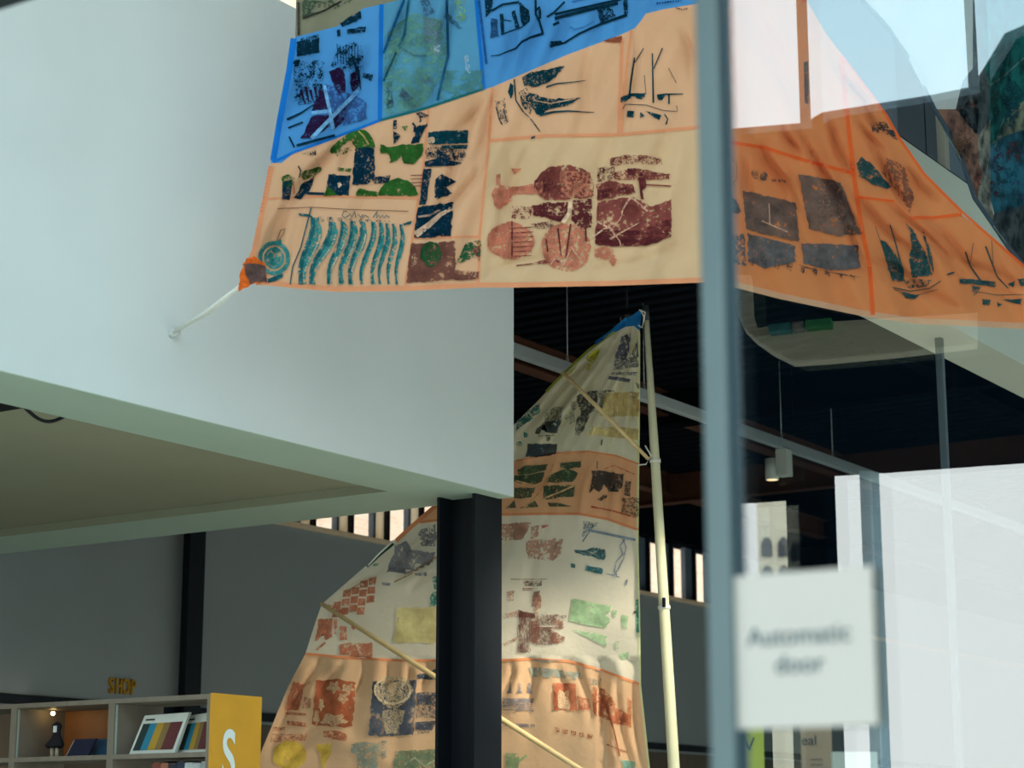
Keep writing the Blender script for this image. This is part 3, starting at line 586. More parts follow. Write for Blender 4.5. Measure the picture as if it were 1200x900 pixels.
AL(z3, NAVY, [(318, 58), (330, 80), (322, 112)], 1.6); A(z1, NAVY, [(330, 720), (405, 702), (400, 730), (350, 728)], .5, 40); AL(z3, (190, 110, 80), [(295, 130), (300, 190)], 1.5)
for i in range(4): AL(z3, BRN, [(845, 102 + 17 * i), (902, 100 + 17 * i)], 1)
for i in range(14): AL(z3, (214, 120, 80), [(178 - 3 * i, 60 + 16 * i), (190 - 3 * i, 60 + 16 * i)], .8)
# orange with framed views
T2 = (16, 62, 74)
A(z8, T2, [(762, 412), (900, 400), (1116, 394), (1110, 510), (768, 516)], .97); A(z8, (200, 170, 140), ell(790, 482, 34, 30), .9, lift=.014); A(z8, T2, [(880, 527), (1110, 522), (1102, 560), (890, 556)], .9); A(z8, NAVY, [(738, 560), (800, 520), (880, 540), (1095, 575), (1085, 665), (745, 640)], .52, 36); A(z8, NAVY, [(730, 668), (850, 640), (1062, 678), (1000, 706), (735, 716)], .95); A(z8, NAVY, [(840, 580), (920, 590), (930, 650), (840, 650)], .8)
A(z3, NAVY, [(905, 72), (942, 70), (916, 240), (885, 240)], .9); A(z3, NAVY, [(960, 118), (992, 95), (1056, 132), (1008, 158), (1040, 184), (976, 214), (955, 206)], .95); A(z3, NAVY, [(878, 250), (1046, 228), (1032, 386), (860, 396)], .97); AL(z3, (216, 178, 150), [(868, 380), (930, 335), (985, 285), (1038, 258)], 8, 4, lift=.014); AL(z3, (196, 160, 140), [(880, 296), (930, 290), (985, 262)], 2.4, lift=.014, cover=.7); AL(z3, NAVY, [(900, 362), (1010, 368)], 5, lift=.016, cover=.8)
A(z3, BRN, [(845, 422), (1052, 410), (1056, 592), (824, 605)], .9, 10); A(z3, (44, 84, 52), ell(940, 470, 50, 60), .8, 16, lift=.013); A(z3, (44, 92, 60), [(1105, 420), (1172, 404), (1168, 480), (1050, 522), (1060, 500)], .7, 16); A(z3, BRN, [(1055, 545), (1166, 556), (1162, 588), (1055, 592)], .85); A(z3, BRN, [(1125, 440), (1170, 430), (1168, 510)], .75); A(z3, (190, 160, 130), [(850, 480), (870, 470), (872, 520), (850, 530)], .6, lift=.013)
# fish
tx = [400, 480, 530, 575, 620, 670, 705, 735, 765, 800]; bxs = [345, 390, 470, 525, 570, 620, 672, 706, 748, 785]; wd = [54, 46, 35, 35, 34, 27, 25, 23, 23, 21]; ty = [300, 320, 320, 318, 318, 318, 322, 326, 330, 332]
for i in range(10):
    L_, R_ = [], []
    for j in range(11):
        t = j / 10; yy = ty[i] + (612 - ty[i]) * t
        xx = tx[i] + (bxs[i] - tx[i]) * (t * t * (3 - 2 * t)) + 10 * math.sin(t * 6.0)
        h = wd[i] / 2 * (.55 + .45 * math.sin(min(1, t * 1.25) * math.pi)) * (1 if t < .86 else .62 + (t - .86) * 2.6)
        L_.append((xx - h, yy)); R_.append((xx + h, yy))
    A(z3, FISH, L_ + R_[::-1], .80, 22, lift=.009); 
    AL(z3, (34, 104, 112), [(p[0] + 2, p[1]) for p in L_], wd[i] * .10, lift=.012, cover=.8)
    if wd[i] > 30: AL(z3, (206, 190, 166), [(p[0] - 6, p[1]) for p in R_[2:9]], 1.8, lift=.012, cover=.6)
AL(z3, TEAL, [(378, 254), (330, 440), (292, 530), (280, 612)], 1.5); AL(z3, BRN, [(220, 258), (380, 251), (560, 262), (835, 270)], .8); A(z3, TEAL, [(316, 278), (370, 285), (395, 304), (350, 294), (325, 292)], .9); A(z3, TEAL, [(806, 330), (852, 314), (846, 330), (815, 338)], .9)
AL(z3, TEAL, [(548, 272), (532, 268), (524, 290), (535, 302), (552, 292), (560, 282), (570, 300), (582, 270), (588, 300), (600, 284), (612, 300), (622, 284), (612, 312), (632, 288), (648, 300)], 1.1)
AL(z3, TEAL, [(668, 300), (690, 268), (684, 302), (696, 288), (702, 302), (714, 288), (720, 302), (730, 290), (746, 300)], 1.1)
for i in range(8): A(z3, TEAL, [(405 + 45 * i, 296 + 3 * i), (432 + 45 * i, 292 + 3 * i), (440 + 45 * i, 318), (415 + 45 * i, 322)], .42, 46)
for rr, ww in ((66, 5), (42, 3)): AL(z3, FISH, [(205 + rr * math.cos(a_ / 16 * 2 * math.pi), 490 + rr * 1.08 * math.sin(a_ / 16 * 2 * math.pi)) for a_ in range(17)], ww, cover=.9)
A(z3, FISH, [(165, 490), (185, 460), (210, 470), (235, 480), (240, 520), (205, 530), (180, 520)], .85); A(z3, FISH, ell(212, 452, 18, 16), .8); AL(z3, FISH, [(190, 424), (240, 408)], 4); AL(z3, (120, 110, 90), [(218, 408), (235, 360), (256, 352), (250, 375), (225, 410)], 1); A(z3, TEAL, [(176, 586), (245, 562), (250, 578), (210, 598), (178, 604)], .95)
# big maroon prints
A(z4, RUST, [(145, 270), (160, 232), (200, 225), (235, 240), (238, 300), (200, 322), (182, 345), (160, 325)], .9, 14); A(z4, RUST, [(235, 236), (330, 225), (382, 208), (384, 262), (320, 270), (240, 272)], .85, 14); A(z4, RUST, [(165, 180), (185, 175), (190, 230), (165, 228)], .7); A(z4, RUST, [(235, 150), (286, 150), (252, 178)], .9)
A(z4, MAR, [(345, 215), (380, 165), (420, 140), (500, 135), (560, 145), (604, 170), (622, 215), (626, 285), (520, 292), (400, 300), (345, 250)], .80, 14); A(z4, DMAR, [(345, 205), (400, 190), (440, 200), (450, 245), (380, 265), (345, 240)], .7, 20); A(z4, RUST, [(465, 160), (600, 165), (618, 280), (470, 285)], .55, 16, lift=.013)
A(z4, DMAR, [(335, 322), (400, 312), (505, 306), (500, 370), (480, 398), (430, 390), (340, 368)], .82, 18); A(z4, DMAR, [(526, 302), (616, 292), (612, 430), (560, 432), (520, 392)], .78, 18); A(z4, MAR, [(240, 320), (335, 330), (330, 385), (240, 385)], .42, 30); A(z4, DMAR, [(330, 410), (430, 395), (440, 430), (350, 432)], .55)
A(z4, RUST, ell(235, 488, 110, 88), .85, 12); A(z4, RUST, ell(494, 518, 116, 114), .74, 12)
for i in range(7): AL(z4, MAR, [(225 + 4 * i, 430 + 22 * i), (342 - 2 * i, 425 + 22 * i)], 1.2, lift=.013, cover=.8)
AL(z4, DMAR, [(240, 395), (240, 575)], 1.6, lift=.013, cover=.8); AL(z4, DMAR, [(455, 430), (470, 560)], 2.2, 1, lift=.013); AL(z4, DMAR, [(515, 410), (490, 580)], 2.2, 1.2, lift=.013); AL(z4, DMAR, [(400, 480), (408, 540)], 1.6, lift=.013); AL(z4, DMAR, [(585, 430), (588, 490)], 2, lift=.013); AL(z4, (222, 176, 146), [(420, 600), (450, 560), (480, 600), (520, 520), (560, 580)], 1.8, lift=.014, cover=.7); AL(z4, (226, 190, 156), [(515, 300), (508, 360), (478, 405)], 5, lift=.014); AL(z4, MAR, [(260, 605), (380, 590)], 1.4, cover=.7); A(z4, MAR, [(345, 590), (400, 575), (470, 578), (470, 590), (360, 598)], .8)
A(z4, MAR, [(700, 102), (780, 84), (942, 98), (946, 132), (860, 128), (770, 130), (700, 135)], .50, 36); A(z4, DMAR, [(636, 150), (722, 140), (722, 200), (640, 212)], .45, 36); A(z4, MAR, [(720, 165), (830, 150), (978, 178), (980, 200), (840, 205), (720, 200)], .74, 26); A(z4, DMAR, [(780, 150), (820, 148), (820, 180), (782, 182)], .85, lift=.013)
A(z4, MAR, [(634, 225), (700, 205), (800, 225), (822, 262), (740, 280), (640, 300)], .80, 20); A(z4, MAR, [(640, 310), (740, 290), (800, 280), (900, 330), (986, 290), (988, 470), (880, 510), (720, 516), (630, 505)], .84, 12); A(z4, DMAR, [(640, 430), (740, 440), (850, 440), (980, 380), (988, 470), (880, 510), (720, 516), (630, 505)], .6, 12, lift=.013, st=(1, 1, 3)); A(z4, DMAR, [(640, 250), (780, 235), (812, 255), (720, 278), (640, 295)], .62, 18, lift=.013); A(z4, DMAR, [(830, 195), (866, 190), (870, 235), (852, 255), (858, 295), (845, 296), (838, 240)], .95, lift=.013); A(z4, DMAR, ell(846, 178, 9, 11), .95, lift=.013)
for pl in ([(875, 350), (830, 310), (795, 282)], [(795, 285), (760, 340), (750, 380), (715, 425)], [(700, 480), (770, 440), (835, 405)], [(640, 400), (700, 430), (745, 490), (750, 515)], [(620, 470), (690, 420), (715, 440)]): AL(z4, (222, 178, 150), pl, 2.2, 1.2, lift=.016, cover=.8)
AL(z4, MAR, [(860, 225), (985, 232)], 1.6); AL(z4, MAR, [(870, 185), (980, 178)], 1.6); A(z4, RUST, [(626, 520), (680, 512), (732, 540), (735, 580), (712, 612), (690, 580), (650, 578), (628, 560)], .66, 16)
# ships on the peach panels
A(z2, T2, [(288, 362), (330, 336), (420, 322), (492, 305), (452, 350), (415, 385), (350, 406), (298, 402)], .80, 24); A(z2, T2, [(318, 432), (400, 458), (500, 466), (566, 454), (500, 495), (420, 508), (362, 542), (338, 510)], .85, 24); AL(z2, T2, [(370, 540), (430, 525), (500, 520), (625, 527)], 3, .8); AL(z2, T2, [(400, 408), (450, 392), (520, 385), (585, 377)], 2, .7); AL(z2, T2, [(250, 370), (258, 470), (290, 520), (330, 560), (372, 618)], 1.8, 1.4, cover=.8); A(z2, T2, [(232, 388), (246, 400), (246, 440), (236, 464), (220, 432)], .95); A(z2, T2, [(270, 430), (310, 410), (340, 440), (330, 540), (290, 500)], .55, 30); A(z2, T2, [(160, 475), (205, 460), (222, 570), (190, 590)], .36, 40); AL(z2, T2, [(165, 500), (180, 560), (195, 585)], 1.2); AL(z2, T2, [(200, 510), (215, 570)], 1.2); AL(z2, T2, [(330, 648), (348, 640)], 2.4); AL(z2, (196, 160, 130), [(340, 470), (420, 485), (540, 462)], 1.4, lift=.014)
A(z2, (150, 82, 62), [(664, 192), (720, 174), (756, 168), (756, 200), (690, 196)], .9)
AL(z2, T2, [(815, 270), (800, 370), (790, 452)], 1.6, 2.2); AL(z2, T2, [(857, 226), (816, 292)], 1.1); AL(z2, T2, [(898, 250), (900, 360), (903, 482)], 1.4, 2.2); AL(z2, T2, [(945, 225), (904, 322)], 1.4); AL(z2, T2, [(860, 352), (868, 442)], .7); AL(z2, T2, [(974, 320), (1010, 388)], .7); A(z2, T2, [(750, 456), (790, 438), (866, 435), (862, 455), (800, 452), (770, 478), (752, 480)], .95); A(z2, T2, [(918, 442), (966, 437), (942, 470), (925, 468)], .95); AL(z2, T2, [(960, 442), (1042, 440)], 2.2, 1); AL(z2, T2, [(976, 440), (976, 488)], 2); AL(z2, T2, [(760, 510), (772, 488), (870, 492), (950, 518), (1015, 522), (1012, 495)], .8); A(z2, T2, [(780, 518), (812, 520), (809, 550), (779, 546)]); A(z2, T2, [(840, 524), (862, 542), (840, 553)]); A(z2, T2, [(864, 520), (942, 540), (930, 564)]); AL(z2, T2, [(955, 535), (970, 558), (962, 584)], 1.6); AL(z2, T2, [(820, 455), (850, 462)], 2)
AL(z2, (120, 80, 60), [(1005, 36), (1040, 45), (1062, 40)], 1.6, cover=.7)
# corner patch
A(zq, (236, 108, 44), [(820, 20), (880, 5), (980, 60), (1002, 222), (870, 246), (745, 310), (752, 220), (790, 70)], .99, lift=.015); A(zq, (104, 84, 80), [(800, 68), (972, 76), (1002, 222), (842, 242), (812, 170)], .97, 12, lift=.018)
# deep orange right
G1 = (122, 96, 84); G2 = (112, 104, 102)
A(zr, G1, [(145, 345), (440, 415), (456, 632), (165, 565)], .97, 12); A(zr, G1, [(455, 255), (690, 300), (735, 430), (802, 585), (690, 602), (510, 560)], .97, 12); A(zr, G2, [(170, 585), (436, 650), (434, 742), (262, 782), (172, 742)], .93, 18); A(zr, G2, [(470, 640), (780, 650), (802, 780), (640, 792), (480, 750)], .95, 14); A(zr, (96, 76, 70), [(20, 370), (70, 372), (110, 400), (134, 460), (120, 475), (20, 465)], .92); A(zr, G2, [(20, 590), (150, 590), (166, 765), (20, 730)], .62, 20); A(zr, (96, 86, 80), ell(262, 267, 22, 25), .9); A(zr, (110, 90, 80), [(340, 285), (385, 288), (384, 304), (342, 300)], .55, 40); A(zr, (110, 90, 80), [(190, 235), (230, 235), (228, 285), (192, 280)], .40, 50); A(zr, (110, 90, 80), [(305, 280), (330, 285), (330, 300), (306, 298)], .45, 50); A(zr, (90, 90, 84), [(25, 190), (75, 195), (80, 235), (30, 240)], .6, 40); AL(zr, (150, 110, 84), [(70, 160), (112, 200), (112, 280), (80, 322)], .8)
AL(zr, (236, 170, 140), [(290, 420), (295, 535)], 1.2, lift=.014); AL(zr, (236, 170, 140), [(248, 515), (395, 578)], 1.5, lift=.014); A(zr, (140, 104, 88), [(560, 370), (690, 350), (700, 470), (570, 515)], .8, 18, lift=.014)
for i in range(9): A(zr, (60, 72, 76), [(180 + 70 * i, 700 + 14 * i), (210 + 70 * i, 715 + 14 * i), (205 + 70 * i, 770 + 10 * i), (178 + 70 * i, 752 + 10 * i)], .42, 46)
AL(zr, (90, 80, 76), [(480, 770), (620, 800), (800, 830)], 1.4, cover=.6)
DT = (46, 84, 84)
A(z5, DT, [(580, 605), (600, 578), (630, 600), (660, 640), (712, 692), (690, 700), (640, 678), (590, 652)], .8, 24); A(z5, (96, 74, 66), [(630, 455), (690, 448), (722, 512), (700, 500), (640, 490)], .6, 22); A(z5, (60, 66, 66), [(690, 480), (715, 480), (735, 520), (715, 515)], .9); A(z5, (150, 98, 76), [(690, 580), (760, 620), (792, 730), (778, 784), (720, 700), (676, 640)], .62, 12); A(z5, (96, 74, 66), [(385, 230), (402, 225), (402, 385), (388, 380)], .85)
A(z6, DT, [(668, 255), (690, 262), (730, 320), (756, 370), (758, 406), (712, 410)], .9); AL(z6, DT, [(704, 200), (725, 270), (746, 352)], 1.4, 2); A(z6, DT, [(764, 192), (800, 238), (832, 300), (862, 386), (784, 396), (776, 330), (785, 270)], .84, 26); A(z6, DT, [(822, 212), (858, 305), (868, 382), (848, 335)], .9); A(z6, DT, [(745, 450), (812, 460), (796, 476), (762, 472)], .95); AL(z6, DT, [(715, 432), (780, 446), (850, 436), (892, 408)], 1.2); AL(z6, DT, [(720, 440), (800, 462), (880, 440)], .8); A(z6, DT, [(755, 405), (800, 400), (860, 405), (840, 430), (770, 435)], .5, 40); AL(z6, DT, [(915, 385), (942, 376)], 2); AL(z6, DT, [(650, 205), (712, 395)], .7)
A(z6, DT, [(960, 400), (1040, 405), (1098, 412), (1096, 430), (1010, 420), (965, 416)], .92); AL(z6, DT, [(983, 300), (1000, 352), (1046, 416)], 1.8); AL(z6, DT, [(1012, 268), (1002, 340)], .8); AL(z6, DT, [(1058, 280), (1100, 392), (1142, 436)], 2, 1.4); AL(z6, DT, [(1080, 258), (1086, 342)], .8); A(z6, DT, [(1005, 425), (1042, 430), (1015, 466)], .8); A(z6, DT, [(1138, 420), (1166, 408), (1162, 432)], .95); A(z6, DT, [(1174, 400), (1215, 400), (1215, 428), (1186, 426)], .9); A(z6, DT, [(1045, 475), (1076, 478), (1072, 500), (1045, 496)]); A(z6, DT, [(1100, 485), (1120, 495), (1102, 504)]); A(z6, DT, [(1118, 478), (1192, 474), (1186, 496)]); AL(z6, DT, [(1008, 445), (1100, 460), (1220, 458)], .9)
# yard above and rope below
tubeo('yard', M_spar, sroot, [P(335, -113, 9.23), P(620, -113, 9.3), P(915, -113, 9.25)], .035, 12)
for px in (380, 860):
    q = P(px, -113, 9.25); tubeo('hanging_rope', M_rope, sroot, [q, (q.x, q.y, 8.5)], .008, 6)
rw = atY(200, 392, YF); rc = P(281, 336, s1(281, 336))
tubeo('corner_rope', M_rope, sroot, [rc, rc.lerp(rw, .5) + Vector((0, 0, -.012)), rw], .011, 8)
tubeo('corner_rope', M_rope, sroot, [rc, rc.lerp(rw, .45) + Vector((0.01, 0, -.02)), rc.lerp(rw, .93) + Vector((0, 0, .012))], .007, 8)
tubeo('wall_hook', mat('white_hook', (200, 206, 204), .5, .03), sroot, [rw + Vector((0, .01, 0)), rw + Vector((0, -.05, .01))], .02, 10)

# ================================================================== SAIL 3 : DARK TRANSLUCENT SAIL AT THE RIGHT
def s3(px, py): return 9.9 + .03 * math.sin((px * .8 + py * .3) / 11) + .03 * noise.noise(Vector((px / 40, py / 60, 1))) + .0006 * (px - 1100)
r3 = thing('patched_sail', 'dark teal, brown and grey patched sail hanging beyond the orange sail', 'sail', P(1180, 310, 10))
C_pale = cloth('pale_sheer_cotton', (206, 214, 214), .5); C_brn = cloth('brown_sheer_cotton', (150, 112, 96), .5, .15); C_gry = cloth('grey_sheer_cotton', (150, 148, 136), .5, .12); C_tea = cloth('teal_cotton', (36, 110, 106), .5, .25); C_blu = cloth('petrol_blue_cotton', (50, 108, 128), .5, .2); C_khk = cloth('sage_cotton', (140, 146, 124), .5, .12); C_drk = cloth('dark_grey_cotton', (84, 92, 94), .5, .15)
for m_, pl in ((C_pale, [(985, -60), (1140, -60), (1140, 80), (1128, 95), (1120, 128), (1095, 128), (1085, 108), (1062, 64), (1040, 32), (1010, 0)]),
 (C_brn, [(1095, 128), (1120, 128), (1140, 116), (1147, 118), (1146, 170), (1149, 208), (1146, 230), (1142, 232), (1128, 190), (1110, 152)]),
 (C_drk, [(1140, -60), (1152, -60), (1152, 70), (1160, 100), (1160, 140), (1146, 160), (1147, 118), (1140, 116), (1120, 128), (1128, 95), (1140, 80)]),
 (C_gry, [(1146, 160), (1160, 140), (1158, 200), (1161, 235), (1165, 255), (1163, 262), (1142, 232), (1146, 230), (1149, 208), (1146, 170)]),
 (C_tea, [(1152, -60), (1152, 70), (1160, 100), (1160, 170), (1173, 158), (1182, 132), (1200, 118), (1300, 80), (1300, -60)]),
 (C_khk, [(1160, 170), (1173, 158), (1182, 132), (1200, 118), (1300, 80), (1300, 130), (1200, 152), (1175, 160)]),
 (C_blu, [(1160, 170), (1175, 160), (1200, 152), (1300, 130), (1300, 220), (1200, 240), (1165, 250), (1161, 235), (1158, 200)]),
 (C_drk, [(1163, 262), (1165, 250), (1200, 240), (1300, 220), (1300, 350), (1215, 322), (1200, 311), (1182, 290)])):
    pan3 = sheet('cloth_panel', pl, s3, m_, r3, 6)
    PAN.setdefault(r3.name, []).append((pl, pan3))
    if m_ is not C_pale:
        for c_, sc__, st_ in (((196, 206, 196), 7, (1, 1, .35)), ((28, 34, 40), 6, (1, 1, .5))):
            put(sheet('printed_wash', pl, s3, ink(c_, .34, sc__, st_, .16, .75), None, 8, .006), pan3)
for col, pts, cv in (((96, 60, 64), ell(1188, 178, 9, 13), .7), ((70, 56, 80), ell(1170, 190, 7, 22), .6), ((70, 44, 50), ell(1168, 218, 8, 14), .7), ((30, 74, 84), ell(1185, 120, 10, 30), .7), ((60, 80, 110), ell(1192, 225, 9, 14), .6), ((120, 84, 60), ell(1130, 170, 9, 22), .6), ((30, 90, 110), ell(1178, 205, 14, 10), .7), ((40, 66, 60), ell(1166, 110, 5, 24), .7), ((150, 60, 44), ell(1148, 205, 3, 14), .7)):
    prt(r3, s3, (0, 0, 1), col, pts, cv - .25, 14)
for pl in ([(1160, 100), (1175, 90), (1200, 68)], [(1175, 162), (1180, 140), (1186, 128)], [(1166, 172), (1172, 150), (1180, 130)], [(1105, 150), (1125, 185), (1142, 232), (1163, 263), (1200, 312)], [(1160, 140), (1160, 235)], [(1150, 240), (1153, 200), (1150, 160)]): stripe('seam', pl, 1.6, s3, cloth('sheer_seam', (120, 140, 136), .4), r3, .005)
tubeo('edge_cord', cloth('slate_cord', (70, 84, 94), .1), r3, [P(x, y, s3(x, y)) for x, y in ((985, -60), (1010, 0), (1040, 32), (1062, 64), (1085, 108), (1095, 128), (1110, 152), (1128, 190), (1142, 232), (1163, 262), (1182, 290), (1200, 311), (1215, 322))], .012, 8)
q = P(1250, -60, 10); tubeo('hanging_rope', M_rope, r3, [q, (q.x, q.y, 8.5)], .008, 6); q = P(1060, -60, 9.95); tubeo('hanging_rope', M_rope, r3, [q, (q.x, q.y, 8.5)], .008, 6)
tubeo('yard', M_spar, r3, [P(980, -60, 9.9), P(1310, -60, 10.02)], .03, 10)

# ================================================================== SAIL 2 : BOAT SAIL WITH MAST, BEHIND THE COLUMN
CR2 = [(749, 390, 735, 525, .05, 3), (747, 388, 712, 528, .05, 3.5), (745, 388, 688, 525, -.05, 4), (743, 389, 664, 528, .055, 4), (738, 390, 640, 530, .05, 4), (730, 394, 618, 530, -.05, 4), (722, 398, 600, 530, .05, 4), (710, 408, 606, 515, .05, 3.5), (735, 400, 676, 470, .03, 3), (749, 400, 744, 520, -.03, 3),
 (463, 684, 516, 650, .05, 3), (400, 696, 446, 670, .04, 3), (480, 690, 512, 672, .03, 3), (500, 620, 470, 660, .03, 4), (600, 605, 575, 690, .04, 5), (640, 606, 618, 700, .03, 6), (660, 540, 640, 604, .04, 4), (690, 532, 672, 602, .04, 4), (720, 536, 712, 605, .04, 3.5), (735, 540, 733, 612, .03, 3.5), (625, 536, 600, 600, .035, 4),
 (700, 786, 716, 895, .06, 4), (722, 794, 738, 905, .05, 4), (740, 800, 755, 900, .045, 3.5), (708, 830, 720, 890, -.03, 4), (680, 780, 692, 850, .035, 4), (655, 778, 662, 830, .03, 4), (625, 775, 622, 830, .03, 4), (400, 774, 380, 815, .03, 4), (430, 775, 420, 815, .035, 4), (455, 776, 448, 812, .03, 4), (480, 777, 474, 812, .035, 4), (500, 777, 496, 815, .03, 4), (375, 772, 345, 830, .04, 4), (362, 790, 318, 880, .04, 5), (600, 776, 594, 815, .03, 4), (380, 840, 330, 900, .03, 6)]
def s2_(px, py):
    a = math.atan2(752 - px, max(8, py - 350)); L = math.hypot(px - 752, py - 350)
    d = 12.85 + (760 - px) * .0012 - .10 * math.sin(max(0, min(1, (py - 360) / 560)) * math.pi) * math.sin(max(0, min(1, (760 - px) / 400)) * math.pi)
    d += .030 * math.sin(a * 40 + noise.noise(Vector((px / 70, py / 120, 5))) * 2) * min(1, L / 60) * max(.0, 1 - L / 420)
    if py > 770: d += .018 * math.sin(px / 6.5 + noise.noise(Vector((px / 50, py / 50, 2))) * 2) * (max(0, 1 - (py - 770) / 130) + (1.2 if px > 700 else 0))
    if 530 < py < 620: d += .012 * math.sin(px / 5.5)
    return d + .012 * noise.noise(Vector((px / 45, py / 45, 7))) + creases(px, py, CR2)
r2 = thing('boat_sail', 'tall cream and peach printed boat sail on a leaning mast behind the black column', 'sail', P(800, 1080, 12.8))
C_cr = cloth('cream_cotton', (232, 226, 196), .45); C_cr2 = cloth('warm_cream_cotton', (236, 228, 204), .45); C_p1 = cloth('apricot_cotton', (238, 182, 136), .45); C_p2 = cloth('light_apricot_cotton', (242, 200, 156), .45); C_tip = cloth('blue_tip_cotton', (38, 120, 180), .3)
for m_, pl in ((C_tip, [(752, 362), (750, 388), (743, 382), (733, 383), (718, 391), (712, 393), (735, 373)]),
 (C_cr, [(712, 393), (718, 391), (733, 383), (743, 382), (750, 388), (749, 430), (749, 544), (722, 534), (689, 529), (650, 531), (604, 540), (570, 552), (545, 560), (604, 496), (630, 470), (661, 437), (700, 403)]),
 (C_p1, [(545, 560), (570, 552), (604, 540), (650, 531), (689, 529), (722, 534), (749, 544), (748, 621), (711, 608), (678, 602), (635, 602), (586, 603), (540, 606), (492, 612), (508, 594)]),
 (C_cr2, [(492, 612), (540, 606), (586, 603), (635, 602), (678, 602), (711, 608), (748, 621), (748, 660), (749, 720), (750, 802), (704, 785), (667, 775), (622, 772), (587, 774), (511, 774), (470, 774), (410, 771), (358, 766), (370, 728), (377, 708), (384, 702), (430, 662), (464, 632)]),
 (C_p2, [(358, 766), (410, 771), (470, 774), (511, 774), (587, 774), (622, 772), (667, 775), (704, 785), (750, 802), (755, 850), (761, 905), (768, 960), (272, 960), (300, 898), (308, 876), (338, 804)])):
    PAN.setdefault(r2.name, []).append((pl, sheet('cloth_panel', pl, s2_, m_, r2, 3.5)))
K_p = cloth('apricot_seam_tape', (226, 150, 104), .3)
for pl, w_, m_ in (([(604, 540), (650, 531), (689, 529), (722, 534), (749, 544)], 2, K_p), ([(492, 612), (540, 606), (586, 603), (635, 602), (678, 602), (711, 608), (748, 621)], 3, K_p), ([(358, 766), (410, 771), (470, 774), (511, 774), (587, 774), (622, 772), (667, 775), (704, 785), (750, 802)], 3, K_p),
 ([(749, 390), (749, 430), (748, 544), (747, 640), (749, 720), (750, 802), (761, 905)], 2.4, cloth('pale_bolt_tape', (226, 226, 170), .3)), ([(720, 389), (690, 410), (661, 437), (640, 459)], 3, cloth('lime_edge_tape', (168, 176, 70), .3)), ([(735, 373), (715, 390), (698, 402)], 4, C_tip), ([(516, 588), (480, 619), (464, 634)], 5, K_p), ([(461, 637), (445, 650), (430, 664)], 3.4, cloth('dark_green_edge_tape', (36, 70, 52), .2))):
    stripe('seam', pl, w_, s2_, m_, r2, .006)
def B(Z, col, pts, cover=.95, sc=26, **k):
    k.setdefault('alpha', .82); k.setdefault('soft', .09)
    return prt(r2, s2_, Z, col, pts, cover, sc, **k)
def BL(Z, col, pts, w, w2=None, **k): return lnp(r2, s2_, Z, col, pts, w, w2, **k)
a1 = (590, 350, .2); a2 = (570, 520, .21667); a3 = (570, 700, .21667); a4 = (290, 580, .2); a5 = (290, 740, .2); a6 = (580, 620, .17787)
SL = (98, 100, 122); DK = (48, 58, 62); YE = (232, 196, 84); PY = (236, 206, 140); RU = (196, 118, 86)
B(a1, (206, 200, 60), [(480, 350), (520, 310), (570, 282), (548, 345), (500, 425), (480, 420), (500, 370)], .9); B(a1, (200, 196, 80), [(360, 448), (430, 388), (420, 410), (370, 460)], .9); B(a1, SL, [(690, 225), (745, 200), (742, 290), (715, 360), (655, 350)], .97); B(a1, SL, [(750, 320), (788, 240), (792, 340), (770, 350)], .9); B(a1, SL, [(650, 350), (785, 340), (790, 400), (640, 420)], .62, 30, st=(.3, .3, 3)); B(a1, SL, [(635, 430), (785, 430), (780, 450), (630, 445)], .5, 40); B(a1, SL, [(618, 452), (745, 470), (738, 490), (614, 472)], .95); B(a1, DK, [(775, 490), (795, 500), (796, 530), (778, 515)], .8)
BL(a1, (216, 210, 170), [(745, 230), (740, 330)], 2.6, lift=.014); BL(a1, (216, 210, 170), [(770, 210), (765, 330)], 2, lift=.014)
B(a1, PY, [(600, 552), (792, 548), (792, 690), (560, 690)], .92, 6, alpha=.8); B(a1, PY, [(500, 745), (790, 760), (790, 832), (480, 790)], .92, 6, alpha=.8); B(a1, (222, 176, 110), [(768, 590), (796, 590), (796, 665), (768, 665)], .9, alpha=.8)
B(a1, DK, [(430, 572), (500, 545), (556, 535), (552, 600), (528, 660), (490, 690), (452, 690), (440, 620)], .80, 20); B(a1, DK, [(428, 690), (500, 690), (470, 775), (440, 800), (415, 796)], .70, 24); B(a1, DK, [(560, 540), (602, 536), (580, 650), (556, 650)], .5, 40); B(a1, DK, [(395, 605), (430, 600), (420, 650), (395, 660)], .5, 40); BL(a1, DK, [(596, 540), (648, 542)], 2, cover=.8); B(a1, DK, [(350, 690), (410, 650), (420, 720), (390, 740)], .34, 50)
B(a1, (34, 128, 122), [(70, 726), (110, 690), (170, 636), (214, 618), (212, 660), (170, 700), (110, 745), (72, 775)], .74, 22); B(a1, (34, 128, 122), [(118, 780), (150, 795), (135, 816), (118, 812)], .9); B(a1, (34, 128, 122), ell(92, 850, 18, 14), .8); B(a1, DK, [(250, 668), (300, 632), (352, 634), (334, 712), (240, 724)], .52, 40); B(a1, NAVY, [(186, 792), (196, 762), (240, 720), (334, 712), (318, 786), (258, 790), (238, 736), (208, 796)], .95); B(a1, DK, [(250, 810), (275, 806), (272, 836), (252, 836)], .6); BL(a1, DK, [(577, 825), (573, 858)], 1.6); BL(a1, DK, [(200, 806), (300, 800)], 1.4, cover=.6)
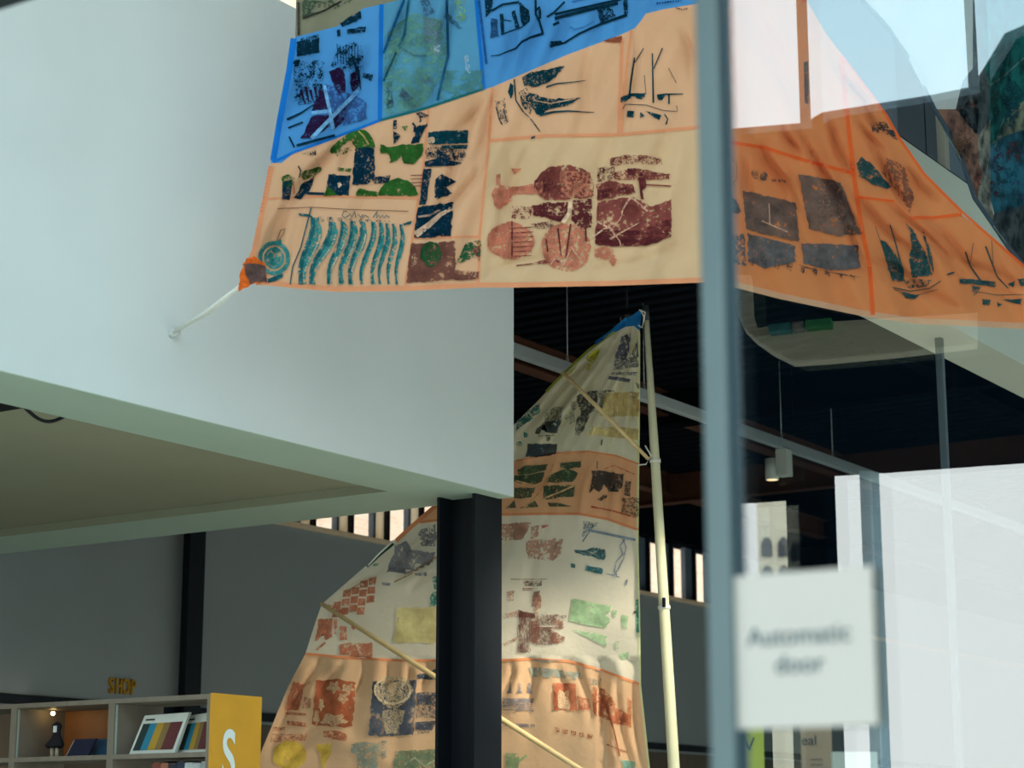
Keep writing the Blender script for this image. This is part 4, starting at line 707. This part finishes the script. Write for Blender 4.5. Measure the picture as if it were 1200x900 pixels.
# peach band
B(a2, NAVY, [(222, 0), (386, 0), (372, 58), (330, 66), (212, 74)], .97)
GD = (22, 88, 68)
for pts in ([(165, 140), (215, 118), (332, 112), (320, 140), (230, 165), (175, 168)], [(392, 104), (512, 97), (510, 126), (440, 138), (400, 128)], [(150, 175), (230, 168), (312, 150), (304, 205), (270, 222), (180, 214), (150, 200)], [(385, 152), (440, 135), (496, 158), (470, 206), (330, 212), (345, 175)], [(155, 238), (266, 236), (242, 288), (150, 300)], [(312, 228), (430, 224), (482, 228), (470, 290), (400, 290), (306, 300)], [(100, 352), (152, 306), (158, 345)], [(178, 350), (262, 308), (282, 342)], [(330, 318), (400, 322), (464, 340), (340, 340)]): B(a2, GD, pts, .90, 22)
BL(a2, (236, 176, 128), [(200, 350), (280, 270), (340, 170), (360, 110)], 2.4, lift=.014, cover=.85); BL(a2, (236, 176, 128), [(160, 200), (260, 225), (320, 200)], 1.6, lift=.014); BL(a2, (236, 176, 128), [(300, 300), (400, 260), (480, 225)], 2, lift=.014)
B(a2, DK, [(570, 140), (745, 165), (735, 230), (716, 262), (690, 220), (660, 262), (636, 220), (610, 262), (580, 240), (560, 268)], .93, 16, lift=.010); B(a2, DK, [(600, 300), (640, 272), (655, 285), (620, 312)], .8); B(a2, DK, [(752, 200), (783, 206), (776, 286), (745, 276)], .85); B(a2, DK, [(735, 290), (824, 296), (822, 395), (730, 372)], .48, 40); BL(a2, (190, 88, 66), [(566, 340), (680, 362), (812, 400)], 1.8, cover=.85); BL(a2, (206, 100, 66), [(640, 135), (690, 118), (800, 165)], 1.2, cover=.7); BL(a2, DK, [(600, 95), (598, 135)], 1)
# cream middle
PB = (190, 142, 120)
B(a2, PB, [(78, 432), (245, 424), (225, 470), (190, 520), (82, 522)], .72, 9, soft=.15, alpha=.9); B(a2, PB, [(240, 450), (285, 440), (280, 500), (240, 520)], .7); B(a2, PB, [(216, 524), (416, 514), (400, 600), (360, 632), (222, 620)], .66, 12, soft=.12, alpha=.8); BL(a2, (186, 110, 100), [(300, 450), (335, 442)], 4, 1)
B(a2, (96, 128, 140), [(522, 418), (610, 428), (580, 450), (552, 480), (520, 505)], .52, 34); BL(a2, (132, 146, 158), [(548, 466), (680, 494), (806, 520)], 3); BL(a2, (132, 146, 158), [(750, 516), (722, 552), (738, 596), (700, 640), (692, 690), (705, 712)], 1.6, cover=.8); BL(a2, (132, 146, 158), [(738, 516), (756, 560), (742, 620), (712, 680), (690, 712)], 1.6, cover=.8); BL(a2, (132, 146, 158), [(560, 470), (520, 530)], 1.8, cover=.6); BL(a2, (132, 146, 158), [(640, 700), (720, 722)], 1.2, cover=.7)
B(a2, (16, 92, 104), [(474, 576), (540, 572), (580, 562), (640, 572), (646, 600), (636, 632), (560, 606), (480, 592)], .88, 28); B(a2, (20, 108, 120), [(456, 646), (480, 650), (480, 672), (455, 668)], .9); B(a2, (20, 108, 120), [(540, 655), (590, 668), (632, 676), (626, 706), (570, 695), (534, 688)], .88); BL(a2, (132, 146, 158), [(760, 735), (755, 765)], 2)
B(a2, (120, 84, 72), [(200, 742), (300, 742), (300, 770), (200, 770)], .5, 46); BL(a2, (150, 110, 96), [(130, 733), (330, 733)], .8, cover=.7); BL(a2, (150, 110, 96), [(195, 782), (255, 782)], .8); BL(a2, (150, 110, 96), [(195, 790), (250, 790)], .8); B(a2, PB, [(115, 798), (150, 796), (145, 850), (118, 850)], .5); B(a2, (166, 120, 100), [(255, 800), (290, 795), (296, 890), (245, 880)], .72, 14)
# brown print
DB = (112, 70, 62)
B(a3, DB, [(175, 68), (262, 88), (268, 110), (240, 112), (236, 300), (168, 300)], .62, 30, st=(2, 2, .25)); B(a3, DB, [(175, 68), (262, 88), (262, 105), (175, 110)], .97); B(a3, (134, 88, 76), [(240, 110), (280, 95), (290, 180), (276, 262), (240, 235)], .80, 12); B(a3, DB, [(284, 90), (356, 95), (356, 152), (284, 152)], .50, 50); B(a3, DB, [(282, 168), (352, 168), (352, 258), (282, 258)], .52, 50); B(a3, DB, [(358, 90), (436, 98), (428, 112), (358, 124)], .6, 30); B(a3, (160, 110, 94), [(356, 120), (420, 122), (418, 170), (356, 172)], .5, 12, alpha=.7); B(a3, (140, 92, 76), [(352, 180), (424, 212), (420, 245), (350, 252)], .82, 14); B(a3, PB, [(100, 90), (170, 72), (172, 105), (110, 108)], .6); BL(a3, DB, [(270, 165), (358, 165)], 1.4); B(a3, PB, [(260, 0), (300, 0), (280, 92), (262, 88)], .8); B(a3, PB, [(90, 250), (165, 210), (165, 230), (100, 270)], .5)
GR = (164, 198, 154)
B(a3, GR, [(462, 8), (560, 22), (672, 45), (670, 82), (640, 92), (668, 120), (650, 165), (560, 150), (448, 130)], .97, 8); B(a3, GR, [(468, 175), (540, 185), (652, 210), (645, 270), (610, 250), (540, 215)], .93); B(a3, GR, [(730, 92), (768, 100), (760, 172), (735, 165)], .85); B(a3, GR, [(680, 66), (706, 72), (700, 110), (684, 100)], .8); B(a3, GR, [(718, 306), (770, 294), (766, 336), (730, 335)], .85); B(a3, GR, [(692, 240), (720, 240), (716, 282), (696, 280)], .6)
B(a3, (20, 140, 120), [(808, 15), (822, 10), (826, 190), (812, 190)], .85); B(a3, (60, 36, 36), [(795, 72), (812, 76), (812, 88), (796, 86)], .95)
# apricot lower right
GS = (146, 158, 148)
B(a3, GS, [(240, 336), (420, 340), (300, 354)], .9); B(a3, GS, [(236, 380), (300, 378), (520, 410), (524, 446), (400, 436), (240, 426)], .86, 8, alpha=.85); B(a3, GS, [(562, 434), (622, 440), (612, 474), (566, 470)], .7, 12, alpha=.8); B(a3, GS, [(590, 386), (620, 390), (618, 408), (592, 404)], .8, alpha=.7)
for i in range(3): B(a3, (118, 124, 136), [(122 + 53 * i, 462), (134 + 53 * i, 462), (134 + 53 * i, 500), (142 + 53 * i, 518), (108 + 53 * i, 520), (120 + 53 * i, 500)], .85)
B(a3, (124, 128, 138), [(85, 545), (258, 548), (250, 572), (88, 575)], .85, alpha=.8); B(a3, (124, 128, 138), [(85, 575), (250, 575), (240, 615), (88, 610)], .55, 26, st=(.3, .3, 3), alpha=.8); B(a3, (124, 128, 138), [(160, 682), (230, 686), (228, 702), (165, 700)], .85); B(a3, (124, 128, 138), [(85, 680), (150, 684), (150, 698), (90, 696)], .6); B(a3, (124, 128, 138), [(238, 684), (262, 688), (260, 704), (240, 700)], .8); B(a3, (124, 128, 138), [(235, 600), (258, 600), (258, 635), (240, 635)], .5, 40)
B(a3, RU, [(360, 462), (480, 468), (490, 612), (366, 608)], .93, 12); B(a3, (240, 204, 164), [(384, 520), (398, 500), (420, 520), (444, 500), (452, 590), (440, 606), (388, 600)], .82, 30, lift=.014); B(a3, (150, 84, 60), [(360, 500), (378, 520), (385, 606), (366, 608)], .8, lift=.013); B(a3, RU, [(492, 530), (560, 552), (556, 612), (496, 610)], .66, 24); B(a3, (186, 106, 74), [(580, 500), (640, 520), (690, 590), (780, 640), (784, 704), (700, 682), (580, 634)], .84, 10); B(a3, (206, 140, 100), [(580, 480), (640, 500), (700, 580), (640, 600), (580, 560)], .6, 12, alpha=.8); BL(a3, (150, 84, 60), [(640, 570), (690, 720), (720, 860)], 1.6); B(a3, (206, 140, 100), [(760, 540), (788, 560), (784, 690), (770, 700)], .7)
for i in range(5): B(a3, (160, 96, 70), [(365 + 45 * i, 702 + 9 * i), (396 + 45 * i, 708 + 9 * i), (394 + 45 * i, 732 + 9 * i), (370 + 45 * i, 728 + 9 * i)], .62, 34)
BL(a3, (170, 110, 80), [(650, 795), (760, 838)], 1.6, cover=.8); B(a3, (134, 160, 118), [(106, 842), (176, 846), (174, 930), (104, 930)], .93, 8); BL(a3, (134, 160, 118), [(176, 884), (218, 856)], 2.4); B(a3, (130, 180, 164), [(730, 880), (806, 890), (800, 930), (740, 930)], .93, 8)
# left part
B(a4, (140, 140, 146), [(868, 296), (930, 270), (960, 320), (1010, 330), (1100, 338), (1085, 400), (960, 460), (818, 452)], .84, 9, alpha=.9); B(a4, (140, 140, 146), [(1000, 210), (1105, 170), (1105, 300), (1060, 260), (1020, 300)], .58, 14, alpha=.8); B(a4, (140, 140, 146), [(980, 460), (1050, 452), (1050, 476), (985, 474)], .8, alpha=.8); B(a4, (140, 140, 146), [(788, 512), (838, 516), (834, 532), (790, 530)], .9); B(a4, (124, 124, 130), [(828, 420), (960, 430), (930, 455), (822, 450)], .55, 40, lift=.013)
BL(a4, (176, 140, 100), [(860, 510), (960, 462), (1105, 362)], 1.4, .9, lift=.012); BL(a4, (190, 150, 110), [(560, 575), (660, 520), (760, 475)], 1.4, .8, lift=.012); B(a4, (18, 136, 124), [(1085, 480), (1120, 470), (1120, 650), (1070, 655), (1072, 590), (1095, 560)], .72, 26); B(a4, (90, 160, 124), [(735, 405), (775, 400), (760, 416), (738, 418)], .8); B(a4, (232, 214, 150), [(872, 665), (1115, 655), (1115, 870), (860, 862)], .96, 4, alpha=.8)
for i in range(4):
    for j in range(5):
        x0 = 512 + j * 52 - i * 6 - 2 * j; y0 = 500 + i * 52 - (j - 3) * 16 + (22 if j < 3 else 0)
        if x0 - 470 < (620 - y0) * .95 and not (i == 3 and j > 3): continue
        if y0 > 692 or (j == 4 and i == 3): continue
        B(a4, RU, [(x0, y0 + 4), (x0 + 44, y0), (x0 + 40, y0 + 42), (x0 - 4, y0 + 44)], .93, 20)
B(a4, RU, [(468, 640), (520, 650), (590, 700), (560, 712), (500, 690)], .7, 18); B(a4, RU, [(412, 728), (500, 724), (494, 830), (450, 850), (446, 790), (412, 856), (395, 858)], .86, 16); B(a4, RU, [(505, 726), (526, 728), (524, 820), (508, 815)], .8); B(a4, RU, [(540, 768), (580, 770), (584, 850), (540, 850)], .8); B(a5, RU, [(540, 72), (730, 65), (730, 160), (640, 150), (538, 132)], .86, 16); B(a5, RU, [(400, 110), (450, 60), (460, 66), (410, 112)], .8); BL(a5, (236, 214, 180), [(560, 90), (640, 70), (660, 130)], 2, lift=.014, cover=.6); BL(a4, RU, [(610, 770), (628, 786)], 3)
B(a5, RU, [(268, 292), (330, 312), (322, 380), (296, 455), (216, 470), (232, 400)], .86, 14); B(a5, RU, [(220, 470), (345, 480), (345, 492), (225, 488)], .7); B(a5, RU, [(230, 522), (345, 536), (342, 560), (232, 548)], .72, 24); B(a5, RU, [(150, 560), (220, 562), (216, 580), (146, 582)], .5, 30); B(a5, (200, 140, 110), [(335, 380), (372, 390), (368, 450), (320, 455)], .55, 30); B(a5, RU, [(145, 600), (350, 600), (340, 640), (135, 650)], .46, 34); B(a5, RU, [(290, 320), (372, 285), (372, 300), (300, 345)], .5, 40)
B(a5, (178, 98, 66), [(402, 284), (520, 280), (636, 300), (612, 562), (500, 560), (380, 545)], .97, 8)
for ex, ey, rx, ry in ((505, 325, 34, 32), (590, 335, 34, 28), (562, 392, 28, 28), (510, 520, 70, 34), (405, 505, 16, 40), (432, 430, 16, 30)): B(a5, (236, 196, 154), [(ex + rx * (1 + .28 * math.sin(5 * t)) * math.cos(t), ey + ry * (1 + .28 * math.sin(5 * t)) * math.sin(t)) for t in [k_ * 2 * math.pi / 24 for k_ in range(24)]], .82, 30, lift=.014)
B(a5, RU, [(445, 582), (520, 580), (586, 602), (580, 642), (500, 630), (446, 618)], .72, 24)
NS = (66, 84, 104)
B(a5, NS, [(736, 295), (990, 285), (980, 450), (970, 606), (710, 612)], .97, 8)
B(a5, (232, 204, 166), [(740, 330), (765, 285), (830, 262), (850, 300), (880, 262), (940, 280), (975, 340), (940, 400), (880, 450), (825, 450), (765, 405)], .60, 40, lift=.014); B(a5, (232, 204, 166), [(790, 470), (860, 450), (920, 465), (910, 530), (870, 600), (815, 600), (795, 530)], .54, 44, lift=.014); B(a5, (236, 200, 160), [(820, 300), (855, 320), (880, 300), (870, 350), (850, 380), (828, 350)], .9, lift=.016)
AROUND = [(850 + 104 * math.cos(t), 345 + 78 * math.sin(t)) for t in [k_ * 2 * math.pi / 20 for k_ in range(21)]]
BL(a5, (236, 208, 170), AROUND, 2.4, lift=.015, cover=.8)
B(a5, NS, [(992, 252), (1040, 248), (1115, 215), (1115, 282), (1000, 280)], .93); B(a5, NS, [(992, 356), (1115, 360), (1115, 425), (990, 430)], .82, 20); B(a5, NS, [(990, 430), (1115, 420), (1115, 510), (985, 505)], .45, 34); B(a5, NS, [(986, 530), (1108, 524), (1080, 580), (984, 575)], .93); B(a5, NS, [(995, 588), (1070, 584), (1068, 598), (996, 600)], .5)
B(a5, YE, ell(245, 722, 98, 84), .97, 6); B(a5, YE, [(402, 660), (492, 658), (490, 690), (470, 760), (440, 810), (425, 720), (405, 700)], .88, 12); B(a5, (140, 160, 150), [(608, 660), (640, 650), (770, 648), (762, 830), (640, 820), (640, 720), (610, 710)], .72, 14); B(a5, (140, 160, 150), [(780, 640), (818, 640), (810, 740), (785, 760)], .5, 20); B(a5, (112, 138, 112), [(860, 702), (1115, 692), (1115, 860), (852, 860)], .86, 14); BL(a5, (190, 200, 170), [(920, 780), (980, 740), (1040, 790), (1100, 750)], 2, lift=.014, cover=.6)
# mast, spars, lashings
mt = [P(757, 364, 12.72), P(767, 530, 12.72), P(778, 700, 12.72), P(788.5, 880, 12.72)]
dirv = (mt[3] - mt[0]).normalized(); base = mt[3] + dirv * ((mt[3].z - 0.0) / -dirv.z)
print('mast base', base, 'top', mt[0].z)
tubeo('mast', M_mast, r2, [mt[0], mt[0].lerp(base, .2), mt[0].lerp(base, .5), base], [.017, .030, .036, .042], 16)
tubeo('mast_cap', mat('dark_cap', (50, 54, 54), .5, .05), r2, [P(756.4, 358, 12.72), P(757.6, 376, 12.72)], .021, 14)
box('mast_step', M_black, r2, base.x - .2, base.x + .2, base.y - .2, base.y + .2, 0, .08, .01)
tubeo('sprit', M_spar, r2, [P(659, 436, 12.72), P(707, 484, 12.66), P(760, 538, 12.70)], [.012, .014, .012], 10)
tubeo('sprit', M_spar, r2, [P(376, 707, 13.12), P(530, 806, 12.75), P(690, 908, 12.68), P(760, 952, 12.7)], [.014, .018, .018, .014], 10)
for pts in ([(751, 364), (755, 372), (752, 384), (748, 381)], [(749, 363), (756, 366), (754, 378)], [(756, 522), (763, 534), (757, 544), (747, 545)]): tubeo('lashing', M_rope, r2, [P(x, y, 12.68) for x, y in pts], .005, 6)
tubeo('lashing', M_rope, r2, [P(x, y, 12.74) for x, y in ((431, 663), (445, 648), (462, 633))], .006, 6)
for py in (540, 712): 
    xx = 757 + (py - 364) * .0608; tubeo('mast_band', M_rope, r2, [P(xx, py - 2, 12.72), P(xx + .2, py + 2, 12.72)], .036 if py < 600 else .040, 14)
box('mast_fitting', M_black, r2, *[v for p_ in [P(778, 706, 12.67)] for v in (p_.x - .008, p_.x + .008, p_.y - .008, p_.y + .008, p_.z - .03, p_.z + .03)])

# ================================================================== SHOP CORNER
ZSH = 2.3
k0 = atZ(247, 813, ZSH); XS = k0.x; YS = k0.y; DS = .36
print('shelf', XS, YS, atX(0, 826, XS).y - YS, atX(130, 850, XS).y - YS)
M_ply = mat('grey_plywood', (120, 112, 98), .6, .1, 8, stretch=(1, 3, 1)); M_yel = mat('mustard_yellow_panel', (204, 148, 32), .55, .06, 5); M_fog = mat('frosted_divider', (150, 166, 158), .4, .04); M_oak = mat('warm_oak_back', (150, 96, 48), .55, .15, 5, stretch=(1, 1, .3))
d1 = atX(130, 850, XS).y; d2 = atX(15.5, 850, XS).y; bay = d2 - d1
z1s = atX(200, 885, XS).z
def shelf_unit(y0, y1, label, end, back=True):
    r = thing('display_shelf', label, 'shelf', (XS + DS / 2, (y0 + y1) / 2, 0), 'shop shelving')
    t = .022
    box('side_panel', M_ply, r, XS, XS + DS, y1 - t, y1, 0, ZSH); box('side_panel', M_ply, r, XS, XS + DS, y0, y0 + t, 0, ZSH)
    box('top_board', M_ply, r, XS, XS + DS, y0 + t, y1 - t, ZSH - .024, ZSH)
    for i in range(6): box('shelf_board', M_ply, r, XS, XS + DS, y0 + t, y1 - t, z1s - .37 * i - .012, z1s - .37 * i + .012)
    if back: box('back_panel', M_fog, r, XS + DS - .01, XS + DS, y0 + t, y0 + t + (y1 - y0) * .28, z1s, ZSH - .024)
    box('divider', M_fog, r, XS + .01, XS + .02, y1 - t - .005, y1 - t, z1s, ZSH - .03)
    return r
u1 = shelf_unit(YS, d1, 'display shelf unit with a mustard end panel bearing a white letter', True)
box('end_panel', M_yel, u1, XS - .002, XS + DS + .01, YS - .016, YS, 0, ZSH + .004)
pz = atY(268, 882, YS - .018)
text('letter', 'S', mat('white_vinyl', (214, 224, 220), .6, .02), u1, .36, (pz.x, YS - .019, pz.z - .03), (1, 0, 0), (0, 0, 1), .001, xs=.62, off=.006)
u2 = shelf_unit(d1, d2, 'display shelf unit with a warm oak back between two others', False, False)
box('back_panel', M_oak, u2, XS + DS - .008, XS + DS + .004, d1 + .02, d2 - .02, z1s, ZSH - .024)
u3 = shelf_unit(d2, d2 + bay, 'display shelf unit at the far end of the shop row', False)
# striped prints leaning on the shelf
STR = [(28, 52, 50), (40, 124, 150), (172, 138, 44), (126, 104, 62), (92, 46, 46)]
def striped(pix, dx, label):
    f0 = [atX(x, y, XS + dx) for x, y in pix]
    r = thing('striped_book', label, 'book', ((f0[2] + f0[3]) / 2), 'striped books on the top shelf')
    bl, br_ = f0[3], f0[2]; zb_ = z1s + .012
    lean = .06; tl, tr = f0[0], f0[1]
    A0 = Vector((XS + dx, bl.y, zb_)); B0 = Vector((XS + dx, br_.y, zb_)); A1 = Vector((XS + dx + lean, tl.y, tl.z)); B1 = Vector((XS + dx + lean, tr.y, tr.z))
    prism('cover', mat('book_cover_white', (206, 214, 204), .5, .02), r, [A0, B0, B1, A1], (.02, 0, 0))
    def uv(u, v): return A0.lerp(B0, u).lerp(A1.lerp(B1, u), v) + Vector((-.002, 0, 0))
    e_ = [.06, .22, .38, .54, .68, .94]
    for i in range(5): prism('stripe', mat('book_stripe_%d' % i, STR[i], .6, .08), r, [uv(e_[i], .1), uv(e_[i + 1], .1), uv(e_[i + 1], .78), uv(e_[i], .78)], (-.002, 0, 0))
    prism('title_line', M_black, r, [uv(.08, .86), uv(.28, .86), uv(.28, .9), uv(.08, .9)], (-.002, 0, 0))
    return r
striped([(160, 838), (212, 834), (204, 884), (151, 885)], .06, 'white book with five coloured stripes leaning on the shelf, title line showing')
striped([(212, 838), (244, 833), (242, 878), (207, 882)], .13, 'white book with coloured stripes tucked beside the mustard end panel')
def small_book(x0, x1, y0, y1, dx, col, label, zbase, lean=.05):
    a = atX(x0, y1, XS + dx); b = atX(x1, y1, XS + dx); t_ = atX(x0, y0, XS + dx)
    r = thing('book', label, 'book', (XS + dx, (a.y + b.y) / 2, zbase))
    prism('cover', mat('book_' + label[:12], col, .5, .12, 20), r, [(XS + dx, a.y, zbase), (XS + dx, b.y, zbase), (XS + dx + lean, b.y - .01, t_.z), (XS + dx + lean, a.y - .01, t_.z)], (.014, 0, 0))
    prism('pages', M_paper, r, [(XS + dx + .003, a.y + .006, zbase), (XS + dx + .003, a.y, zbase), (XS + dx + lean, a.y - .01, t_.z - .004), (XS + dx + lean, a.y - .004, t_.z - .004)], (.01, 0, 0))
    return r
small_book(77, 102, 866, 889, .08, (34, 38, 62), 'dark navy book standing on the shelf beside the black figure', z1s + .012)
small_book(99, 124, 866, 889, .16, (36, 86, 116), 'teal blue book standing on the shelf under the oak back', z1s + .012)
# small figure
q = atX(65, 888, XS + .1); zf = z1s + .012; cy = q.y; cx = XS + .1
r = thing('cloth_figure', 'small black cloth figure with pale legs standing on the shelf', 'figurine', (cx, cy, zf))
sc_ = (atX(65, 846, XS + .1).z - zf)
M_fig = mat('black_felt', (20, 18, 26), .9, .1, 40); M_leg = mat('pale_felt', (176, 168, 148), .9, .05)
bm = bmesh.new(); prof = [(.30, .22), (.26, .20), (.34, .26), (.50, .17), (.62, .11), (.74, .10), (.84, .13), (.93, .12), (1.0, .03)]; rings = []
for h_, w_ in prof: rings.append([bm.verts.new((cx + math.cos(t) * w_ * sc_ * .8, cy + math.sin(t) * w_ * sc_ * 1.3 + (.06 * sc_ if h_ < .5 else 0), zf + h_ * sc_)) for t in [k_ * 2 * math.pi / 14 for k_ in range(14)]])
for i in range(len(rings) - 1):
    for k_ in range(14): bm.faces.new((rings[i][k_], rings[i][(k_ + 1) % 14], rings[i + 1][(k_ + 1) % 14], rings[i + 1][k_]))
bm.faces.new(rings[0][::-1]); bm.faces.new(rings[-1]); link('body', bm, M_fig, r, True)
for s_ in (-1, 1): tubeo('leg', M_leg, r, [(cx, cy + s_ * .1 * sc_ + .05 * sc_, zf), (cx, cy + s_ * .1 * sc_ + .05 * sc_, zf + .34 * sc_)], .055 * sc_, 10)
box('face_patch', mat('white_felt', (214, 216, 214), .9, .03), r, cx - .125 * sc_, cx - .09 * sc_, cy - .1 * sc_, cy + .02 * sc_, zf + .70 * sc_, zf + .88 * sc_)
# books below
yy = atX(172, 895, XS).y; i = 0; cols = [(120, 62, 44), (150, 96, 70), (26, 34, 52), (30, 42, 64), (176, 188, 184), (170, 180, 178), (150, 160, 160)]
names = ['brick red', 'tan', 'ink black', 'midnight blue', 'silver grey', 'pale grey', 'ash grey']
ye = YS + .03; wb = (yy - ye) / 7
for i in range(7):
    y1_ = yy - i * wb; zb0 = z1s - .37 + .012; ztop = atX(210, 893 + (i % 3), XS + .05).z
    r = thing('book', names[i] + ' book standing upright on the second shelf of the mustard-ended unit', 'book', (XS + .12, y1_ - wb / 2, zb0), 'books on the second shelf')
    box('cover', mat('spine_%d' % i, cols[i], .55, .1, 20), r, XS + .04, XS + .22, y1_ - wb + .002, y1_, zb0, ztop, .002)
    box('pages', M_paper, r, XS + .05, XS + .225, y1_ - wb + .006, y1_ - .004, zb0 + .004, ztop + .001)
# shop spotlight in the shelf
q = atX(62, 836, XS + .2)
r = thing('shelf_lamp', 'tiny glowing lamp under the top board of the oak-backed shelf', 'lamp', (q.x, q.y, ZSH - .024))
tubeo('lamp_body', M_ply, r, [(q.x, q.y, ZSH - .024), (q.x, q.y, q.z + .006)], .008, 8)
bm = bmesh.new(); bmesh.ops.create_uvsphere(bm, u_segments=10, v_segments=8, radius=.012, matrix=Matrix.Translation((q.x, q.y, q.z))); link('bulb', bm, emit('warm_bulb', (255, 214, 140), 25), r, True)
# SHOP letters on the back wall
sb0 = atY(124, 813, YW); sb1 = atY(158, 815, YW); st0 = atY(140, 796, YW)
r = thing('shop_lettering', 'mustard raised SHOP letters on the grey back wall above the shelves', 'sign', (sb0.x, YW - .02, sb0.z))
hgt = st0.z - sb0.z; wdt = (sb1.x - sb0.x) / 4
for i, ch in enumerate('SHOP'):
    text('letter', ch, mat('mustard_letter', (168, 124, 22), .5, .06), r, hgt * 1.42, (sb0.x + wdt * (i + .5), YW - .012, sb0.z + hgt * .5), (1, 0, 0), (0, 0, 1), .012, xs=.62, off=.0015)

# ================================================================== BOARDS BEHIND THE GLASS DOOR
def board(px0, px1, pyt, D, col, label, cat='notice board'):
    a = P(px0, pyt, D); b = P(px1, pyt, D)
    r = thing('notice_board', label, cat, ((a.x + b.x) / 2, (a.y + b.y) / 2, 0)); n_ = (b - a).cross(Vector((0, 0, 1))).normalized()
    m_ = mat('board_' + label[:10], col, .6, .04)
    prism('panel', m_, r, [(a.x, a.y, .05), (b.x, b.y, .05), (b.x, b.y, a.z), (a.x, a.y, a.z)], -n_ * .03)
    prism('foot', M_black, r, [(a.x, a.y, 0), (b.x, b.y, 0), (b.x, b.y, .05), (a.x, a.y, .05)], -n_ * .12)
    return r, a, b, (b - a).normalized(), n_
r, a, b, xd, nn = board(850, 893, 790, 7.6, (158, 166, 62), 'yellow-green notice board with a large dark W behind the door')
Wt = mat('board_letter', (38, 58, 62), .6, .03); q = P(873, 873, 7.6); text('letter', 'W', Wt, r, .072, q + nn * .003, xd, (0, 0, 1), .001); q = P(868, 899, 7.6); text('letter', 'o', Wt, r, .08, q + nn * .003, xd, (0, 0, 1), .001)
r, a, b, xd, nn = board(937, 972, 790, 7.9, (150, 128, 104), 'brown poster board with dark lettering behind the door')
q = P(948, 868, 7.9); text('lettering', 'eal', Wt, r, .055, q + nn * .003, xd, (0, 0, 1), .001)
for yy_ in (890, 896): q = P(957, yy_, 7.9); text('lettering', 'mmmmm', Wt, r, .012, q + nn * .003, xd, (0, 0, 1), .0005)
board(975, 1028, 881, 7.4, (168, 172, 160), 'low grey counter board behind the glass door', 'counter')
